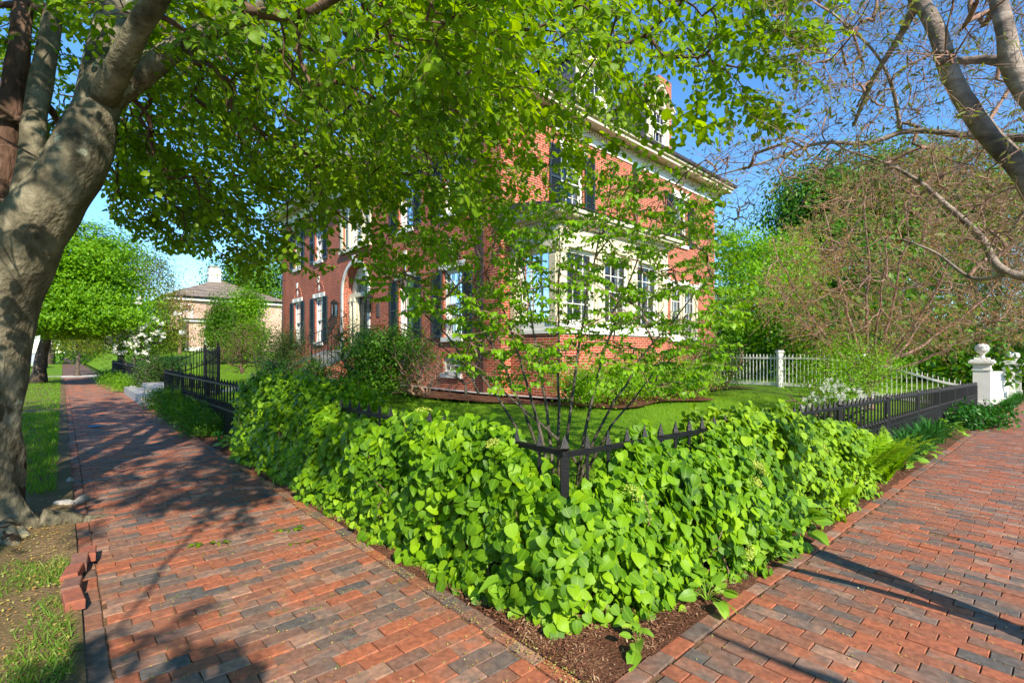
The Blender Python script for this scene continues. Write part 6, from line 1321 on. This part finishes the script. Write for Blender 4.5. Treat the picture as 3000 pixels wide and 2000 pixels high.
for k in range(6):
    a0, a1 = 22.65+k*2.25, 22.65+(k+1)*2.25; p0 = np.array([*XY(a0, -.1), float(pave(a0, 0))])-fo_; p1 = np.array([*XY(a1, -.1), float(pave(a1, 0))])-fo_; n3 = np.array([nR[0], nR[1], 0])
    mb = MB(); mb.beam(p0+[0, 0, .72], p1+[0, 0, .72], .03, 1.3); mb.build('board_panel', M['white'], bf)
    mb = MB(); mb.beam(p0+[0, 0, 1.41], p1+[0, 0, 1.41], .16, .07); mb.beam(p0+[0, 0, .14]+n3*.0, p1+[0, 0, .14], .09, .2); mb.beam(p0+[0, 0, 1.2], p1+[0, 0, 1.2], .07, .12); mb.build('rail', M['white'], bf)
    for t in ((0, .5) if k else (0, .5)):
        p = p0+(p1-p0)*t; MB().box(p+[-.06, -.06, 0], p+[.06, .06, 1.37]).build('post', M['white'], bf)

# ------------------------------------------------------------------ pink brick house far left
pr = math.atan2(hu[1], hu[0]); bx_, by_ = by(500, 49); pz = 1.55-.15
pink = thing('pink_brick_house', (bx_, by_, pz), 'pale pink brick house with a hipped shingle roof and white chimney down the left street', 'house', None, pr)
mb = MB(); mb.box((0, 0, -1.5), (10.6, 12, 5.45)); mb.build('wall', M['brickfar'], pink)
mb = MB(); mb.box((.9, -3.2, -1.5), (5.4, -.002, 3.1)); mb.build('lower_wing', M['brickfar'], pink)
mb = MB(); mb.box((.85, -3.25, -1.5), (5.45, -.001, .62)); mb.build('foundation', M['stone'], pink)
mb = MB(); mb.box((.65, -3.5, 3.1), (5.65, -.003, 3.32)); mb.box((-.4, -.4, 5.45), (11, 12.4, 5.7)); mb.build('cornice', M['white'], pink)
mb = MB(); mb.box((.5, -3.65, 3.32), (5.8, -.004, 3.42)); mb.box((-.5, -.5, 5.7), (11.1, 12.5, 5.85)); mb.build('gutter', M['darkmetal'], pink)
mb = MB(); e = .75; mb.add([(-e, -e, 5.85), (10.6+e, -e, 5.85), (10.6+e, 12+e, 5.85), (-e, 12+e, 5.85), (5.3, 5.6, 8.6), (5.3, 6.4, 8.6)], [np.array([(0,1,4),(2,3,5)]), np.array([(1,2,5,4),(3,0,4,5)])]); rf = mb.build('roof', M['shingle'], pink)
mb = MB(); mb.box((4.2, 4.6, 7.6), (5.4, 5.6, 9.5)); mb.box((4.1, 4.5, 9.0), (5.5, 5.7, 9.15)); mb.box((4.15, 4.55, 9.5), (5.45, 5.65, 9.6)); ch = mb.build('chimney', M['white'], rf)
mb = MB(); mb.box((4.3, 4.7, 9.6), (5.3, 5.5, 9.95)); mb.box((4.2, 4.6, 9.95), (5.4, 5.6, 10.0)); mb.build('chimney_cowl', M['granite'], ch)
for (s0, z0) in ((2.35, .95),): 
    sash_window(lambda v: np.stack([v[:, 0], -3.2-v[:, 1], v[:, 2]], -1), s0, s0+1.25, z0, z0+1.75, pink, dd=.05, lintel=False, fr=.14)
for s0 in (.8, 7.2): sash_window(lambda v: np.stack([v[:, 0], -v[:, 1], v[:, 2]], -1), s0, s0+1.1, 3.6, 5.1, pink, dd=.05, lintel=False, fr=.12)
MB().tube([(.95, -3.28, -1), (.95, -3.28, 3.1)], .06, 6).build('downpipe', M['copper'], pink)

# ------------------------------------------------------------------ far street: trunk, poles, sign, car
b = by(134, 58); x, y = b; mb = MB(); tubes_for(mb, [(0, 0, -.1), (.05, 0, 1), (0, 0, 2.6), (.1, 0, 4.4), (.2, 0, 6)], [.75, .5, .45, .42, .3], 14, .05, 2)
ft = thing('street_tree', (x, y, 0), 'thick trunked old street tree farther along the left verge', 'tree'); mb.build('trunk', M['bark'], ft, True); rs = np.random.RandomState(2)
P, Nn = clumps(rs, [((0, 0, 6.2), (4.5, 5, 2.6), 90)], 70, 1.6); scatter('foliage', 'dia', P, rdir(len(P), rs), Nn+[0, 0, .8], .3, M['L_maple'], ft, rs)
x, y = by(157, 64); o = MB().tube([(0, 0, -.1), (0, 0, 4), (0, 0, 9)], [.17, .15, .13], 10).build('utility_pole', M['wood'], None, True); o.location = (x, y, 0); tag(o, 'brown wooden utility pole at the far left end of the pavement', 'pole')
x, y = by(149, 70); o = MB().tube([(0, 0, -.1), (0, 0, 8)], .14, 10).build('utility_pole', M['concrete'], None, True); o.location = (x, y, 0); tag(o, 'pale grey pole behind the brown utility pole', 'pole')
x, y = by(122, 34); sg = thing('parking_sign', (x, y, 0), 'small white and red parking sign on a thin post down the left street', 'sign'); sg.rotation_euler[2] = math.atan2(-x, y)*1.0
MB().beam((0, .03, -.1), (0, .03, 2.25), .04).build('post', M['granite'], sg); MB().box((-.16, -.01, 1.62), (.16, .01, 2.18)).build('plate', simple('sign_white', (.8, .78, .78), .5), sg)
def text(s_, size, m, parent, locv, rx=math.pi/2, rz=0., name='lettering', ext=.001):
    c = bpy.data.curves.new(name, 'FONT'); c.body = s_; c.size = size; c.align_x = 'CENTER'; c.extrude = ext; tmp = bpy.data.objects.new('t', c); col.objects.link(tmp)
    bpy.context.view_layer.update(); me = bpy.data.meshes.new_from_object(tmp.evaluated_get(bpy.context.evaluated_depsgraph_get())); bpy.data.objects.remove(tmp)
    me.materials.clear(); o = bpy.data.objects.new(name, me); col.objects.link(o); me.materials.append(m); o.parent = parent; o.location = locv; o.rotation_euler = (rx, 0, rz); return o
rd = simple('sign_red', (.55, .03, .04), .5); text('NO\nPARKING', .075, rd, sg, (0, -.013, 2.06))
x, y = by(119, 46); car = thing('parked_car', (x-.6, y, -.1), 'pale silver car parked at the kerb behind the street trees', 'car'); car.rotation_euler[2] = math.atan2(vL[1], vL[0])
prof = [(-2.2, .35), (-2.25, .75), (-2.0, .95), (-1.4, 1.0), (-.9, 1.42), (.7, 1.45), (1.3, 1.0), (2.05, .88), (2.25, .7), (2.25, .35)]
mb = MB(); mb.prism(prof, -.85, .85); mb.build('body', simple('silver_car_paint', (.62, .64, .66), .25, metal=.4), car); mb = MB(); mb.prism([(-1.3, 1.02), (-.85, 1.36), (.65, 1.38), (1.15, 1.02)], -.87, .87); mb.build('side_window', M['glass'], car)
for sx in (-1.4, 1.4):
    for sy in (-.8, .8): mb = MB(lambda v: v); t = lin(0, 2*math.pi, 19)[:-1]; mb.prism([(sx+.33*math.cos(q), .33+.33*math.sin(q)) for q in t], sy-.1, sy+.1); mb.build('wheel', M['iron'], car)
# things glimpsed at far right
x, y = by(2815, 36); o = MB().tube([(0, 0, -2), (0, 0, 6)], .2, 10).build('utility_pole', M['wood'], None, True); o.location = (x, y, 0); tag(o, 'thick tan pole standing behind the arched picket fence', 'pole')
x, y = by(2755, 60); ob = thing('red_brick_building', (x, y, -2), 'sliver of a red brick building through the trees above the picket fence', 'house'); MB().box((-2, 0, 0), (2.5, 6, 6)).build('wall', M['brick'], ob); MB().box((-2.3, -.3, 6), (2.8, 6.3, 6.3)).build('roof', M['slate'], ob)
